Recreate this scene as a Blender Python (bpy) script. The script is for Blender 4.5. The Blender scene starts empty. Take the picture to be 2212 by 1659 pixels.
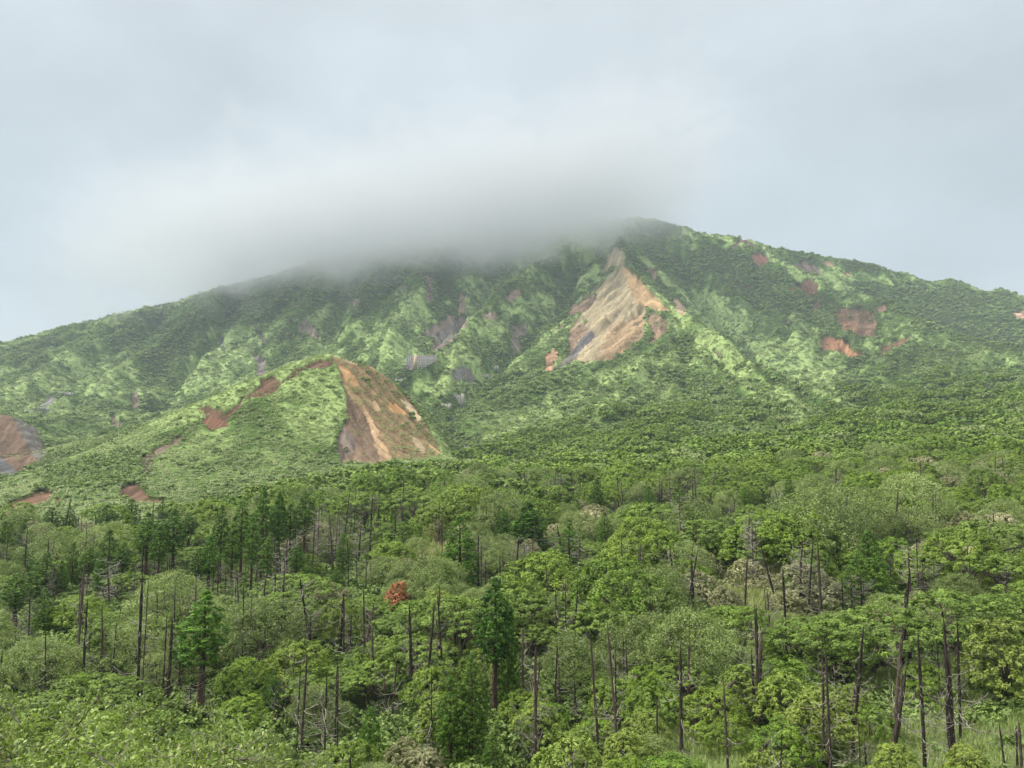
import bpy, math, random
import numpy as np
from mathutils import Vector, Matrix
RS = np.random.RandomState
random.seed(5)
SC = bpy.context.scene
COL = SC.collection

# ------------------------------------------------------------------ camera
PW, PH, F, U0, V0, VH = 2212.0, 1659.0, 1670.0, 1106.0, 829.5, 1000.0   # photograph as measured: size, focal length, centre, horizon row
PITCH = math.atan((VH - V0) / F)
cd = bpy.data.cameras.new('camera'); cam = bpy.data.objects.new('camera', cd); COL.objects.link(cam)
cd.sensor_fit = 'HORIZONTAL'; cd.sensor_width = 36.0; cd.lens = 36.0 * F / PW
cd.clip_start = 0.5; cd.clip_end = 9000
cam.location = (0, 0, 0); cam.rotation_euler = (math.pi / 2 + PITCH, 0, 0)
SC.camera = cam
CA, SA = math.cos(PITCH), math.sin(PITCH)

# ------------------------------------------------------------------ sky, sun, exposure
SUN_EL, SUN_AZ = math.radians(44), math.radians(-88)      # azimuth from +Y towards +X: high on the left
world = bpy.data.worlds.new('World'); SC.world = world; world.use_nodes = True
nt = world.node_tree; nt.nodes.clear()
def N(nt, t, **kw):
    n = nt.nodes.new(t)
    for k, v in kw.items():
        if k == 'inp':
            for kk, vv in v.items(): n.inputs[kk].default_value = vv
        else: setattr(n, k, v)
    return n
def L(nt, a, b): nt.links.new(a, b)
sky = N(nt, 'ShaderNodeTexSky', sky_type='NISHITA', sun_disc=False, sun_elevation=SUN_EL, sun_rotation=SUN_AZ)
sky.air_density = 1.0; sky.dust_density = 3.0
tc = N(nt, 'ShaderNodeTexCoord')
mp = N(nt, 'ShaderNodeMapping'); mp.inputs['Scale'].default_value = (1.0, 1.0, 1.7)
n1 = N(nt, 'ShaderNodeTexNoise', inp={'Scale': 2.3, 'Detail': 5.0, 'Roughness': 0.5, 'Distortion': 0.25})
n2 = N(nt, 'ShaderNodeTexNoise', inp={'Scale': 5.5, 'Detail': 4.0, 'Roughness': 0.5})
L(nt, tc.outputs['Generated'], mp.inputs['Vector']); L(nt, mp.outputs[0], n1.inputs['Vector']); L(nt, mp.outputs[0], n2.inputs['Vector'])
sx = N(nt, 'ShaderNodeSeparateXYZ'); L(nt, tc.outputs['Generated'], sx.inputs[0])
# brightness over elevation (overcast: the zenith is the brightest)
el = N(nt, 'ShaderNodeValToRGB'); e = el.color_ramp.elements
e[0].position = 0.0; e[0].color = (0.50, 0.585, 0.64, 1); e[1].position = 1.0; e[1].color = (2.9, 2.9, 2.75, 1)
for p, c in ((0.10, (0.53, 0.62, 0.675, 1)), (0.22, (0.475, 0.57, 0.63, 1)), (0.34, (0.485, 0.58, 0.635, 1)), (0.54, (0.56, 0.65, 0.695, 1)), (0.76, (1.9, 1.92, 1.86, 1))):
    q = el.color_ramp.elements.new(p); q.color = c
L(nt, sx.outputs['Z'], el.inputs[0])
def M(nt, op, a, b=None, c=None, clamp=False):
    m = N(nt, 'ShaderNodeMath', operation=op, use_clamp=clamp)
    for i, v in enumerate((a, b, c)):
        if v is None: continue
        if isinstance(v, (int, float)): m.inputs[i].default_value = v
        else: L(nt, v, m.inputs[i])
    return m.outputs[0]
def MIXC(nt, f, a, b, mode='MIX'):
    m = N(nt, 'ShaderNodeMix', data_type='RGBA', blend_type=mode)
    for s, v in ((m.inputs[0], f), (m.inputs[6], a), (m.inputs[7], b)):
        if isinstance(v, (int, float)): s.default_value = v
        elif isinstance(v, tuple): s.default_value = tuple(v) + ((1,) if len(v) == 3 else ())
        else: L(nt, v, s)
    return m.outputs[2]
nz = M(nt, 'ADD', M(nt, 'MULTIPLY', n1.outputs[0], 0.62), M(nt, 'MULTIPLY', n2.outputs[0], 0.25))
nz = M(nt, 'ADD', nz, 0.57)
cb = MIXC(nt, 1.0, MIXC(nt, 1.0, el.outputs[0], nz, 'MULTIPLY'), (0.845, 0.80, 0.79), 'MULTIPLY')
sk = MIXC(nt, 1.0, sky.outputs[0], (0.1, 0.1, 0.1), 'MULTIPLY')
fin = MIXC(nt, 0.93, sk, cb)
bg = N(nt, 'ShaderNodeBackground'); bg.inputs[1].default_value = 1.0; L(nt, fin, bg.inputs[0])
wo = N(nt, 'ShaderNodeOutputWorld'); L(nt, bg.outputs[0], wo.inputs[0])
sl = bpy.data.lights.new('sun', 'SUN'); sl.energy = 3.3; sl.angle = math.radians(11); sl.color = (1.0, 0.94, 0.82)
so = bpy.data.objects.new('sun', sl); COL.objects.link(so)
sd = Vector((math.sin(SUN_AZ) * math.cos(SUN_EL), math.cos(SUN_AZ) * math.cos(SUN_EL), math.sin(SUN_EL)))
so.rotation_euler = sd.to_track_quat('Z', 'Y').to_euler(); so.location = (0, 0, 60)
SC.view_settings.view_transform = 'Standard'; SC.view_settings.look = 'None'
SC.view_settings.exposure = 0.5; SC.view_settings.gamma = 1.0
cy = SC.cycles
cy.max_bounces = 8; cy.diffuse_bounces = 3; cy.glossy_bounces = 1; cy.transmission_bounces = 3; cy.volume_bounces = 6; cy.transparent_max_bounces = 8
cy.use_denoising = True; cy.denoiser = 'OPENIMAGEDENOISE'; cy.denoising_input_passes = 'RGB_ALBEDO_NORMAL'
cy.use_adaptive_sampling = True; cy.adaptive_threshold = 0.02
cy.sample_clamp_indirect = 4.0; cy.caustics_reflective = False; cy.caustics_refractive = False
cy.volume_step_rate = 0.5; cy.volume_max_steps = 64
SC.render.use_persistent_data = False

# ------------------------------------------------------------------ pixel <-> world helpers (used once, to place real things at real distances)
def W(u, v, D):
    x = (u - U0) / F; y = -(v - V0) / F
    Y = CA - y * SA; Z = SA + y * CA
    t = D / Y
    return (x * t, D, Z * t)
def project(X, Y, Z):
    dz = Y * CA + Z * SA; dy = -Y * SA + Z * CA
    dz = np.maximum(dz, 1e-3)
    return U0 + F * X / dz, V0 - F * dy / dz

def perlin(x, y, seed=0):
    rs = RS(seed); perm = rs.permutation(512); g = rs.rand(512) * 2 * np.pi
    gx, gy = np.cos(g), np.sin(g)
    xi = np.floor(x).astype(int); yi = np.floor(y).astype(int); xf = x - xi; yf = y - yi
    def gr(ix, iy, dx, dy):
        h = perm[(perm[ix & 511] + iy) & 511]; return gx[h] * dx + gy[h] * dy
    a = xf * xf * xf * (xf * (xf * 6 - 15) + 10); b = yf * yf * yf * (yf * (yf * 6 - 15) + 10)
    n0 = gr(xi, yi, xf, yf) * (1 - a) + gr(xi + 1, yi, xf - 1, yf) * a
    n1_ = gr(xi, yi + 1, xf, yf - 1) * (1 - a) + gr(xi + 1, yi + 1, xf - 1, yf - 1) * a
    return (n0 * (1 - b) + n1_ * b) * 1.5
def fbm(x, y, s, octv=4, seed=0, gain=0.5):
    r = 0; a = 1.0
    for i in range(octv):
        r = r + a * perlin(x / s, y / s, seed + i * 13); s = s * 0.5; a *= gain
    return r

# ------------------------------------------------------------------ terrain: ridges and valleys as 3-D lines, the slopes stretched between them
RIDGE = dict(
 sky_left=[(-350,800,1300),(0,743,1300),(80,724,1300),(130,716,1300),(160,706,1300),(240,690,1310),(300,672,1320),(370,655,1330),(420,641,1340),(480,625,1360),(600,590,1400),(720,558,1440),(850,528,1470),(1000,508,1500),(1150,498,1520),(1280,480,1510),(1345,469,1500),(1378,464,1500)],
 sky_right=[(1378,464,1500),(1410,468,1500),(1470,486,1500),(1530,508,1490),(1560,508,1480),(1605,511,1470),(1640,523,1470),(1700,535,1470),(1735,537,1470),(1780,553,1460),(1850,563,1460),(1920,582,1460),(1965,588,1460),(2000,602,1450),(2030,604,1450),(2060,602,1450),(2115,630,1440),(2150,621,1440),(2165,620,1440),(2212,640,1430),(2350,680,1400),(2700,790,1300)],
 spur_mid=[(1378,464,1500),(1350,500,1410),(1338,530,1330),(1345,570,1230),(1368,600,1150),(1400,632,1080),(1450,672,990),(1500,700,900),(1545,735,820),(1590,780,750),(1640,828,680),(1690,872,620),(1730,905,560)],
 spur_mid_low=[(1450,672,990),(1420,710,900),(1400,745,830),(1385,790,760),(1375,840,690),(1350,890,620),(1320,930,540)],
 spur_diag=[(1330,490,1450),(1250,528,1400),(1193,558,1340),(1135,595,1260),(1081,629,1180),(1040,690,1090),(1007,715,1030),(970,745,970),(932,770,910),(890,805,850),(868,822,820)],
 spur_diag_low=[(1007,715,1030),(990,760,940),(975,800,870),(960,830,800)],
 spur_b=[(1265,560,1360),(1240,610,1280),(1200,650,1200),(1170,690,1120),(1160,720,1060)],
 back_rib_a=[(850,545,1440),(820,570,1360),(790,620,1280),(770,680,1180),(760,730,1090)],
 back_rib_b=[(1000,525,1470),(980,540,1380),(930,600,1280),(900,650,1200),(860,700,1110),(840,740,1030)],
 back_rib_c=[(700,560,1420),(680,620,1330),(640,680,1230),(610,740,1130),(590,790,1030)],
 left_rib_a=[(480,630,1350),(430,690,1240),(340,760,1120),(250,820,1000),(150,880,880),(80,905,800)],
 left_rib_b=[(560,610,1370),(540,680,1260),(470,760,1120),(390,830,980),(330,880,880)],
 left_rib_c=[(240,695,1300),(170,770,1150),(80,830,1020),(0,880,900)],
 right_ridge=[(1605,511,1470),(1650,550,1420),(1700,580,1370),(1755,610,1320),(1800,640,1250),(1860,655,1190),(1930,670,1120),(1990,705,1060),(2060,735,1000),(2130,755,950),(2212,775,900),(2400,800,800)],
 right_rib=[(1990,705,1060),(1960,760,950),(1930,800,860),(1900,830,780)],
 right_rib2=[(2130,755,950),(2100,800,850),(2070,840,760),(2020,870,670)],
 far_right_hill=[(1750,620,1400),(1850,640,1380),(1950,690,1350),(2212,690,1300),(2400,700,1250)],
 cone_left=[(-250,1130,300),(-100,1085,310),(0,1052,330),(100,1012,350),(200,968,370),(300,927,390),(400,882,400),(500,837,415),(560,812,420),(620,786,430),(680,762,440),(712,757,440),(742,768,440)],
 cone_right=[(742,768,440),(790,782,450),(835,806,455),(870,845,452),(905,895,440),(940,945,420),(965,985,405)],
 cone_arete=[(742,768,440),(745,800,428),(752,850,408),(753,885,395),(735,925,375),(730,955,362),(735,998,345)],
 left_mesa=[(-200,880,560),(-60,880,545),(10,890,540),(40,900,530),(80,945,515),(100,985,500)],
)
VALLEY = dict(
 v_main=[(1300,545,1430),(1250,620,1330),(1210,680,1210),(1137,756,1065),(1100,780,1000),(1063,800,930),(1020,835,850),(995,862,780),(965,895,700),(966,930,610),(990,962,520),(1030,985,440),(1080,1000,390)],
 v_back=[(1120,600,1400),(1060,668,1290),(1000,738,1150),(950,778,1050),(900,815,960),(868,842,880),(890,868,800),(930,888,740),(965,895,700)],
 v_back2=[(760,560,1430),(740,640,1300),(720,700,1190),(700,760,1060),(690,800,950),(700,830,850)],
 v_cone_back=[(-100,1030,620),(0,1030,610),(100,1015,590),(250,972,560),(400,918,560),(550,862,580),(700,820,630),(800,830,680),(880,862,700),(930,888,720)],
 v_bowl=[(1470,540,1440),(1505,640,1330),(1550,710,1220),(1600,768,1120),(1650,818,1020),(1710,858,920),(1770,882,820),(1830,900,700)],
 v_la=[(520,640,1370),(480,725,1230),(420,805,1090),(370,868,950),(330,908,800)],
 v_lb=[(350,672,1330),(290,755,1190),(200,835,1040),(130,888,900)],
 v_right=[(1740,618,1420),(1800,655,1390),(1900,692,1330),(2000,735,1270),(2100,775,1200),(2212,800,1130),(2400,840,1050)],
 apron_r=[(1500,960,430),(1650,935,450),(1800,905,480),(1950,890,500),(2100,880,530),(2212,870,560),(2400,860,600)],
 apron_r2=[(1900,875,620),(2050,850,700),(2212,830,760),(2400,830,800)],
 cone_base=[(-250,1170,250),(-100,1150,252),(0,1118,258),(150,1100,265),(260,1090,272),(400,1094,275),(550,1075,288),(700,1025,310),(735,1005,335),(860,1002,345),(950,992,380),(1000,985,400)],
 left_face=[(450,960,365),(560,930,370),(640,900,385)],
 mesa_base=[(-60,1048,450),(0,1040,450),(60,1022,460),(100,1008,480)],
)
# flat-ish forest floor: (u, D, z)
FLOOR = [
 [(-900,60,-27),(0,60,-27),(700,60,-26),(1106,60,-25),(1700,60,-23.5),(2300,60,-23),(3200,60,-23)],
 [(-900,90,-25),(0,90,-25),(700,90,-23),(1106,90,-21),(1700,90,-19),(2300,90,-18.5),(3200,90,-18)],
 [(-600,135,-22),(0,135,-21.5),(700,135,-18.5),(1106,135,-16.5),(1700,135,-13.5),(2300,135,-13),(3000,135,-12)],
 [(-500,200,-19),(0,200,-19),(550,200,-16),(900,200,-12),(1300,200,-10),(1800,200,-5.5),(2300,200,-4),(3000,200,-3)],
 [(900,280,-9),(1106,280,-6),(1500,280,-2.5),(1900,280,3),(2300,280,6),(3000,280,8)],
 [(1106,350,-5),(1300,350,0),(1700,360,8),(2100,360,14),(2500,360,18)],
]
pts = []
def dens(line):
    out = []
    for a, b in zip(line[:-1], line[1:]):
        a = np.array(a, float); b = np.array(b, float); n = max(2, int(np.linalg.norm(b - a) / 2))
        for t in np.linspace(0, 1, n, endpoint=False): out.append(a + (b - a) * t)
    out.append(np.array(line[-1], float)); return out
for grp in (RIDGE, VALLEY):
    for k in grp: pts += dens([W(*p) for p in grp[k]])
for ln in FLOOR: pts += dens([((u - U0) / F * D, D, z) for u, D, z in ln])
for x in (-60, -30, 0, 30, 60):
    pts += dens([(x, -60, 2), (x, -8, -1.6), (x, 2, -2.0), (x, 8, -5.5), (x, 16, -10), (x, 30, -17.5), (x, 45, -22)])
pts += dens([(-1900, 2300, 60), (1900, 2300, 60)])
pts += dens([(-300, 1750, 480), (300, 1750, 470)]) + dens([(300, 1750, 450), (900, 1750, 330)]) + dens([(-300, 1750, 470), (-1000, 1700, 260)])
pts = np.array(pts)
GX0, GX1, GY0, GY1 = -1900.0, 1900.0, -60.0, 2300.0
def solve():
    H = None
    for st, it in ((40, 400), (20, 250), (10, 160), (5, 120)):
        nx = int((GX1 - GX0) / st) + 1; ny = int((GY1 - GY0) / st) + 1
        ix = np.clip(np.round((pts[:, 0] - GX0) / st).astype(int), 0, nx - 1); iy = np.clip(np.round((pts[:, 1] - GY0) / st).astype(int), 0, ny - 1)
        k = iy * nx + ix
        s = np.bincount(k, pts[:, 2], nx * ny); c = np.bincount(k, minlength=nx * ny)
        m = (c > 0).reshape(ny, nx); val = (s / np.maximum(c, 1)).reshape(ny, nx)
        if H is None: H = np.full((ny, nx), 50.0)
        else:
            oy, ox = H.shape
            yy = np.linspace(0, oy - 1, ny); xx = np.linspace(0, ox - 1, nx)
            y0 = np.minimum(yy.astype(int), oy - 2); x0 = np.minimum(xx.astype(int), ox - 2)
            fy = (yy - y0)[:, None]; fx = (xx - x0)[None, :]
            H = (H[y0][:, x0] * (1 - fy) * (1 - fx) + H[y0 + 1][:, x0] * fy * (1 - fx) + H[y0][:, x0 + 1] * (1 - fy) * fx + H[y0 + 1][:, x0 + 1] * fy * fx)
        H[m] = val[m]
        for _ in range(it):
            P = np.pad(H, 1, mode='edge')
            Hn = (P[:-2, 1:-1] + P[2:, 1:-1] + P[1:-1, :-2] + P[1:-1, 2:]) * 0.25
            H = H + 1.0 * (Hn - H); H[m] = val[m]
    return H
ST = 5.0
HG = solve(); NY, NX = HG.shape
xs = GX0 + np.arange(NX) * ST; ys = GY0 + np.arange(NY) * ST
XX, YY = np.meshgrid(xs, ys)
def blur(A, n):
    for _ in range(n):
        P = np.pad(A, 1, mode='edge'); A = (P[:-2, 1:-1] + P[2:, 1:-1] + P[1:-1, :-2] + P[1:-1, 2:] + 4 * P[1:-1, 1:-1]) / 8
    return A
near = np.clip((420 - YY) / 100, 0, 1) * np.clip((XX * 0 + 1), 0, 1)
HG = HG * (1 - near * 0.0)
HB = blur(HG, 14)
floorm = np.clip((300 - YY) / 60, 0, 1)
HG = HG * (1 - floorm) + HB * floorm
HG = blur(HG, 1)
# broad relief and gullies running down the slopes
far = np.clip((YY - 520) / 200, 0, 1)
wx = XX + 40 * perlin(XX / 160, YY / 160, 3); wy = YY + 40 * perlin(XX / 160, YY / 160, 4)
rid = 1 - np.abs(fbm(wx, wy, 130, 3, 21)) * 2
HG += far * (rid * 2.5 - 1.5) * np.clip((1560 - YY) / 300, 0.25, 1)
HG += np.clip((YY - 60) / 100, 0, 1) * np.clip((330 - YY) / 40, 0, 1) * 1.3 * fbm(XX, YY, 38, 3, 31)
def flow_streaks(seed, cell, steps, base):
    """noise smeared along the fall line: ribs and gullies run downhill"""
    rs = RS(seed); nn = blur(rs.randn(NY, NX), cell); gy, gx = np.gradient(base); l = np.sqrt(gx * gx + gy * gy) + 1e-5; gx, gy = gx / l, gy / l
    iy0, ix0 = np.mgrid[0:NY, 0:NX].astype(float); acc = nn.copy()
    for sg in (1, -1):
        px, py = ix0.copy(), iy0.copy()
        for s in range(steps):
            ix = np.clip(np.round(px).astype(int), 0, NX - 1); iy = np.clip(np.round(py).astype(int), 0, NY - 1)
            px += sg * gx[iy, ix]; py += sg * gy[iy, ix]; acc += nn[np.clip(np.round(py).astype(int), 0, NY - 1), np.clip(np.round(px).astype(int), 0, NX - 1)]
    return acc / acc.std()
def erode(H, n, steps, mask, seed, ero=0.25, dep=0.25, cap=6.0):
    rs = RS(seed); ny, nx = H.shape
    cand = np.flatnonzero(mask.ravel() > 0.02)
    for b in range(n):
        k = cand[rs.randint(0, len(cand), 42000)]
        px = (k % nx) + rs.rand(len(k)); py = (k // nx) + rs.rand(len(k))
        px = np.clip(px, 1, nx - 3); py = np.clip(py, 1, ny - 3)
        dx = np.zeros_like(px); dy = np.zeros_like(px); sp = np.ones_like(px); wa = np.ones_like(px); se = np.zeros_like(px); alive = np.ones(len(px), bool)
        for s in range(steps):
            ix = px.astype(int); iy = py.astype(int); fx = px - ix; fy = py - iy
            h00 = H[iy, ix]; h10 = H[iy, ix + 1]; h01 = H[iy + 1, ix]; h11 = H[iy + 1, ix + 1]
            gx = (h10 - h00) * (1 - fy) + (h11 - h01) * fy; gy = (h01 - h00) * (1 - fx) + (h11 - h10) * fx
            h = h00 * (1 - fx) * (1 - fy) + h10 * fx * (1 - fy) + h01 * (1 - fx) * fy + h11 * fx * fy
            dx = dx * 0.25 - gx * 0.75; dy = dy * 0.25 - gy * 0.75
            l = np.sqrt(dx * dx + dy * dy) + 1e-6; dx /= l; dy /= l
            nxp = np.clip(px + dx, 1, nx - 3); nyp = np.clip(py + dy, 1, ny - 3)
            jx = nxp.astype(int); jy = nyp.astype(int); ax = nxp - jx; ay = nyp - jy
            hn = H[jy, jx] * (1 - ax) * (1 - ay) + H[jy, jx + 1] * ax * (1 - ay) + H[jy + 1, jx] * (1 - ax) * ay + H[jy + 1, jx + 1] * ax * ay
            dh = hn - h
            c = np.maximum(-dh, 0.05) * sp * wa * cap
            up = dh > 0
            d = np.where(up, np.minimum(dh, se), np.where(se > c, (se - c) * dep, 0))
            e = np.where((~up) & (se <= c), np.minimum((c - se) * ero, -dh), 0)
            m = mask[iy, ix]
            amt = (d - e * m) * alive
            se = se - amt
            w = np.concatenate([amt * (1 - fx) * (1 - fy), amt * fx * (1 - fy), amt * (1 - fx) * fy, amt * fx * fy])
            kk = np.concatenate([iy * nx + ix, iy * nx + ix + 1, (iy + 1) * nx + ix, (iy + 1) * nx + ix + 1])
            H = H + np.bincount(kk, w, nx * ny).reshape(ny, nx)
            sp = np.sqrt(np.clip(sp * sp - dh * 0.6, 0.05, 9)); wa *= 0.985
            px, py = nxp, nyp
    return H
BASE = blur(HG, 60)
LA = flow_streaks(5, 26, 26, BASE); LB = flow_streaks(6, 7, 16, BASE)
ridge_keep = np.clip((YY - 500) / 160, 0, 1) * np.clip((1530 - YY) / 120, 0.1, 1)
HG += ridge_keep * ((0.9 - np.abs(LA)) * 8.5 + (0.8 - np.abs(LB)) * 4.0)
cone_m = np.clip((YY - 300) / 40, 0, 1) * np.clip((500 - YY) / 30, 0, 1) * (XX < -10)
HG += cone_m * (0.8 - np.abs(LB)) * 0.7
apr = np.clip((YY - 360) / 60, 0, 1) * np.clip((800 - YY) / 80, 0, 1) * np.clip(XX / 40, 0, 1)
HG += apr * (fbm(XX, YY, 95, 3, 41) * 9 + (0.7 - np.abs(LA)) * 3)
cut = np.clip((YY - 620) / 120, 0, 1) * np.clip((1520 - YY) / 60, 0, 1)
LC = flow_streaks(8, 4, 20, BASE)
def crest(d, names, keep=True):
    m = np.zeros((NY, NX))
    for k in d:
        if (k in names) != keep: continue
        for p in dens([W(*q) for q in d[k]]):
            i = int(round((p[1] - GY0) / ST)); j = int(round((p[0] - GX0) / ST))
            if 0 <= i < NY and 0 <= j < NX: m[i, j] = 1
    b = blur(m, 10); return np.clip(b / .16, 0, 1)
HG += np.clip((1420 - YY) / 90, 0, 1) * crest(RIDGE, ('sky_left', 'sky_right', 'left_mesa', 'cone_left', 'cone_right', 'cone_arete'), False) * 9 - crest(VALLEY, ('v_main', 'v_back', 'v_back2', 'v_bowl', 'v_right', 'v_la', 'v_lb')) * 19
HG -= cut * (7.5 * np.exp(-(LA / .14) ** 2) + 5.0 * np.exp(-(LC / .20) ** 2) * (perlin(XX / 90, YY / 90, 55) > -.1))
H0 = HG.copy()
em = np.clip((YY - 480) / 200, 0, 1) * np.clip((1700 - YY) / 60, 0, 1) * (np.abs(XX) < 1300)
HE = erode(HG.copy(), 3, 60, em, 7, ero=0.03, cap=1.0)
HG = H0 + np.clip(blur(HE - H0, 1), -5, 2)
def hgt(x, y):
    x = np.asarray(x, float); y = np.asarray(y, float)
    gx = np.clip((x - GX0) / ST, 0, NX - 1.001); gy = np.clip((y - GY0) / ST, 0, NY - 1.001)
    ix = gx.astype(int); iy = gy.astype(int); fx = gx - ix; fy = gy - iy
    z = (HG[iy, ix] * (1 - fx) + HG[iy, ix + 1] * fx) * (1 - fy) + (HG[iy + 1, ix] * (1 - fx) + HG[iy + 1, ix + 1] * fx) * fy
    return z
def ray_hit(u, v, dmin=30, dmax=1700):
    D = np.exp(np.linspace(math.log(dmin), math.log(dmax), 1500))
    x = (u - U0) / F; y = -(v - V0) / F; Yc = CA - y * SA; Zc = SA + y * CA
    X = x * D / Yc; Z = Zc * D / Yc
    g = hgt(X, D) - Z
    i = np.flatnonzero(g >= 0)
    if len(i) == 0: return None
    return float(X[i[0]]), float(D[i[0]]), float(hgt(X[i[0]], D[i[0]]))
# ------------------------------------------------------------------ mesh + tag helpers
def mesh_np(name, V, Fq, mats=(), attrs=None, smooth=False, mi=None):
    V = np.asarray(V, np.float32); Fq = np.asarray(Fq, np.int32)
    me = bpy.data.meshes.new(name); n, k = Fq.shape
    me.vertices.add(len(V)); me.vertices.foreach_set('co', V.ravel())
    me.loops.add(n * k); me.loops.foreach_set('vertex_index', Fq.ravel())
    me.polygons.add(n); me.polygons.foreach_set('loop_start', np.arange(0, n * k, k, dtype=np.int32))
    if smooth: me.polygons.foreach_set('use_smooth', np.ones(n, bool))
    for m in mats: me.materials.append(m)
    if mi is not None: me.polygons.foreach_set('material_index', np.asarray(mi, np.int32))
    me.update(calc_edges=True)
    for nm, a in (attrs or {}).items():
        a = np.asarray(a, np.float32)
        if a.ndim == 1:
            at = me.attributes.new(nm, 'FLOAT', 'POINT'); at.data.foreach_set('value', a)
        else:
            at = me.attributes.new(nm, 'FLOAT_COLOR', 'POINT'); at.data.foreach_set('color', np.c_[a, np.ones(len(a))].astype(np.float32).ravel())
    return me
def ob(name, me, parent=None, loc=None):
    o = bpy.data.objects.new(name, me); COL.objects.link(o)
    if parent is not None: o.parent = parent
    if loc is not None: o.location = loc
    return o
def tag(o, label=None, cat=None, group=None, kind=None):
    if label: o['label'] = label
    if cat: o['category'] = cat
    if group: o['group'] = group
    if kind: o['kind'] = kind
    return o

# ------------------------------------------------------------------ materials
def mat(name):
    m = bpy.data.materials.new(name); m.use_nodes = True; m.node_tree.nodes.clear()
    o = N(m.node_tree, 'ShaderNodeOutputMaterial'); return m, m.node_tree, o
def ramp(nt, fac, stops):
    r = N(nt, 'ShaderNodeValToRGB'); e = r.color_ramp.elements
    e[0].position = stops[0][0]; e[0].color = (*stops[0][1], 1); e[1].position = stops[-1][0]; e[1].color = (*stops[-1][1], 1)
    for p, c in stops[1:-1]: q = e.new(p); q.color = (*c, 1)
    L(nt, fac, r.inputs[0]); return r.outputs[0]
def leaf_mat(name, c0, c1, c2, alt=None, trans=0.2, rough=0.55, altattr=None):
    """per-leaf tone c0..c1..c2; alt = colour some plants turn to"""
    m, nt, o = mat(name)
    a = N(nt, 'ShaderNodeAttribute', attribute_name='tone'); oi = N(nt, 'ShaderNodeObjectInfo')
    t = M(nt, 'ADD', M(nt, 'MULTIPLY', a.outputs['Fac'], 0.75), M(nt, 'MULTIPLY', oi.outputs['Random'], 0.25))
    c = ramp(nt, t, [(0.05, c0), (0.5, c1), (0.95, c2)])
    if alt:
        if altattr:
            b = N(nt, 'ShaderNodeAttribute', attribute_name=altattr, attribute_type='INSTANCER'); f = b.outputs['Fac']
        else:
            w = N(nt, 'ShaderNodeTexWhiteNoise', noise_dimensions='1D'); L(nt, oi.outputs['Random'], w.inputs['W']); f = M(nt, 'MULTIPLY', w.outputs[0], 0.8)
        c2_ = ramp(nt, t, [(0.05, tuple(x * 0.55 for x in alt)), (0.5, alt), (0.95, tuple(min(1, x * 1.5) for x in alt))])
        c = MIXC(nt, f, c, c2_)
    geo = N(nt, 'ShaderNodeNewGeometry')
    d = N(nt, 'ShaderNodeBsdfPrincipled'); d.inputs['Roughness'].default_value = rough; d.inputs['Specular IOR Level'].default_value = 0.35
    L(nt, c, d.inputs['Base Color'])
    tr = N(nt, 'ShaderNodeBsdfTranslucent'); L(nt, MIXC(nt, 1.0, c, (1.0, 1.05, 0.5), 'MULTIPLY'), tr.inputs[0])
    mx = N(nt, 'ShaderNodeMixShader'); mx.inputs[0].default_value = trans
    L(nt, d.outputs[0], mx.inputs[1]); L(nt, tr.outputs[0], mx.inputs[2]); L(nt, mx.outputs[0], o.inputs[0])
    return m
def bark_mat(name, c0, c1, c2, scale=3.0, rough=0.9):
    m, nt, o = mat(name)
    tc = N(nt, 'ShaderNodeTexCoord'); mp = N(nt, 'ShaderNodeMapping'); mp.inputs['Scale'].default_value = (3.5, 3.5, 0.5)
    n = N(nt, 'ShaderNodeTexNoise', inp={'Scale': scale, 'Detail': 4.0, 'Roughness': 0.65})
    L(nt, tc.outputs['Object'], mp.inputs[0]); L(nt, mp.outputs[0], n.inputs['Vector'])
    oi = N(nt, 'ShaderNodeObjectInfo')
    f = M(nt, 'ADD', n.outputs[0], M(nt, 'MULTIPLY', M(nt, 'SUBTRACT', oi.outputs['Random'], 0.5), 0.22))
    c = ramp(nt, f, [(0.35, c0), (0.52, c1), (0.68, c2)])
    d = N(nt, 'ShaderNodeBsdfPrincipled'); d.inputs['Roughness'].default_value = rough; d.inputs['Specular IOR Level'].default_value = 0.2
    L(nt, c, d.inputs['Base Color'])
    bp = N(nt, 'ShaderNodeBump'); bp.inputs['Strength'].default_value = 0.6; bp.inputs['Distance'].default_value = 0.05
    L(nt, n.outputs[0], bp.inputs['Height']); L(nt, bp.outputs[0], d.inputs['Normal']); L(nt, d.outputs[0], o.inputs[0])
    return m

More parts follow.
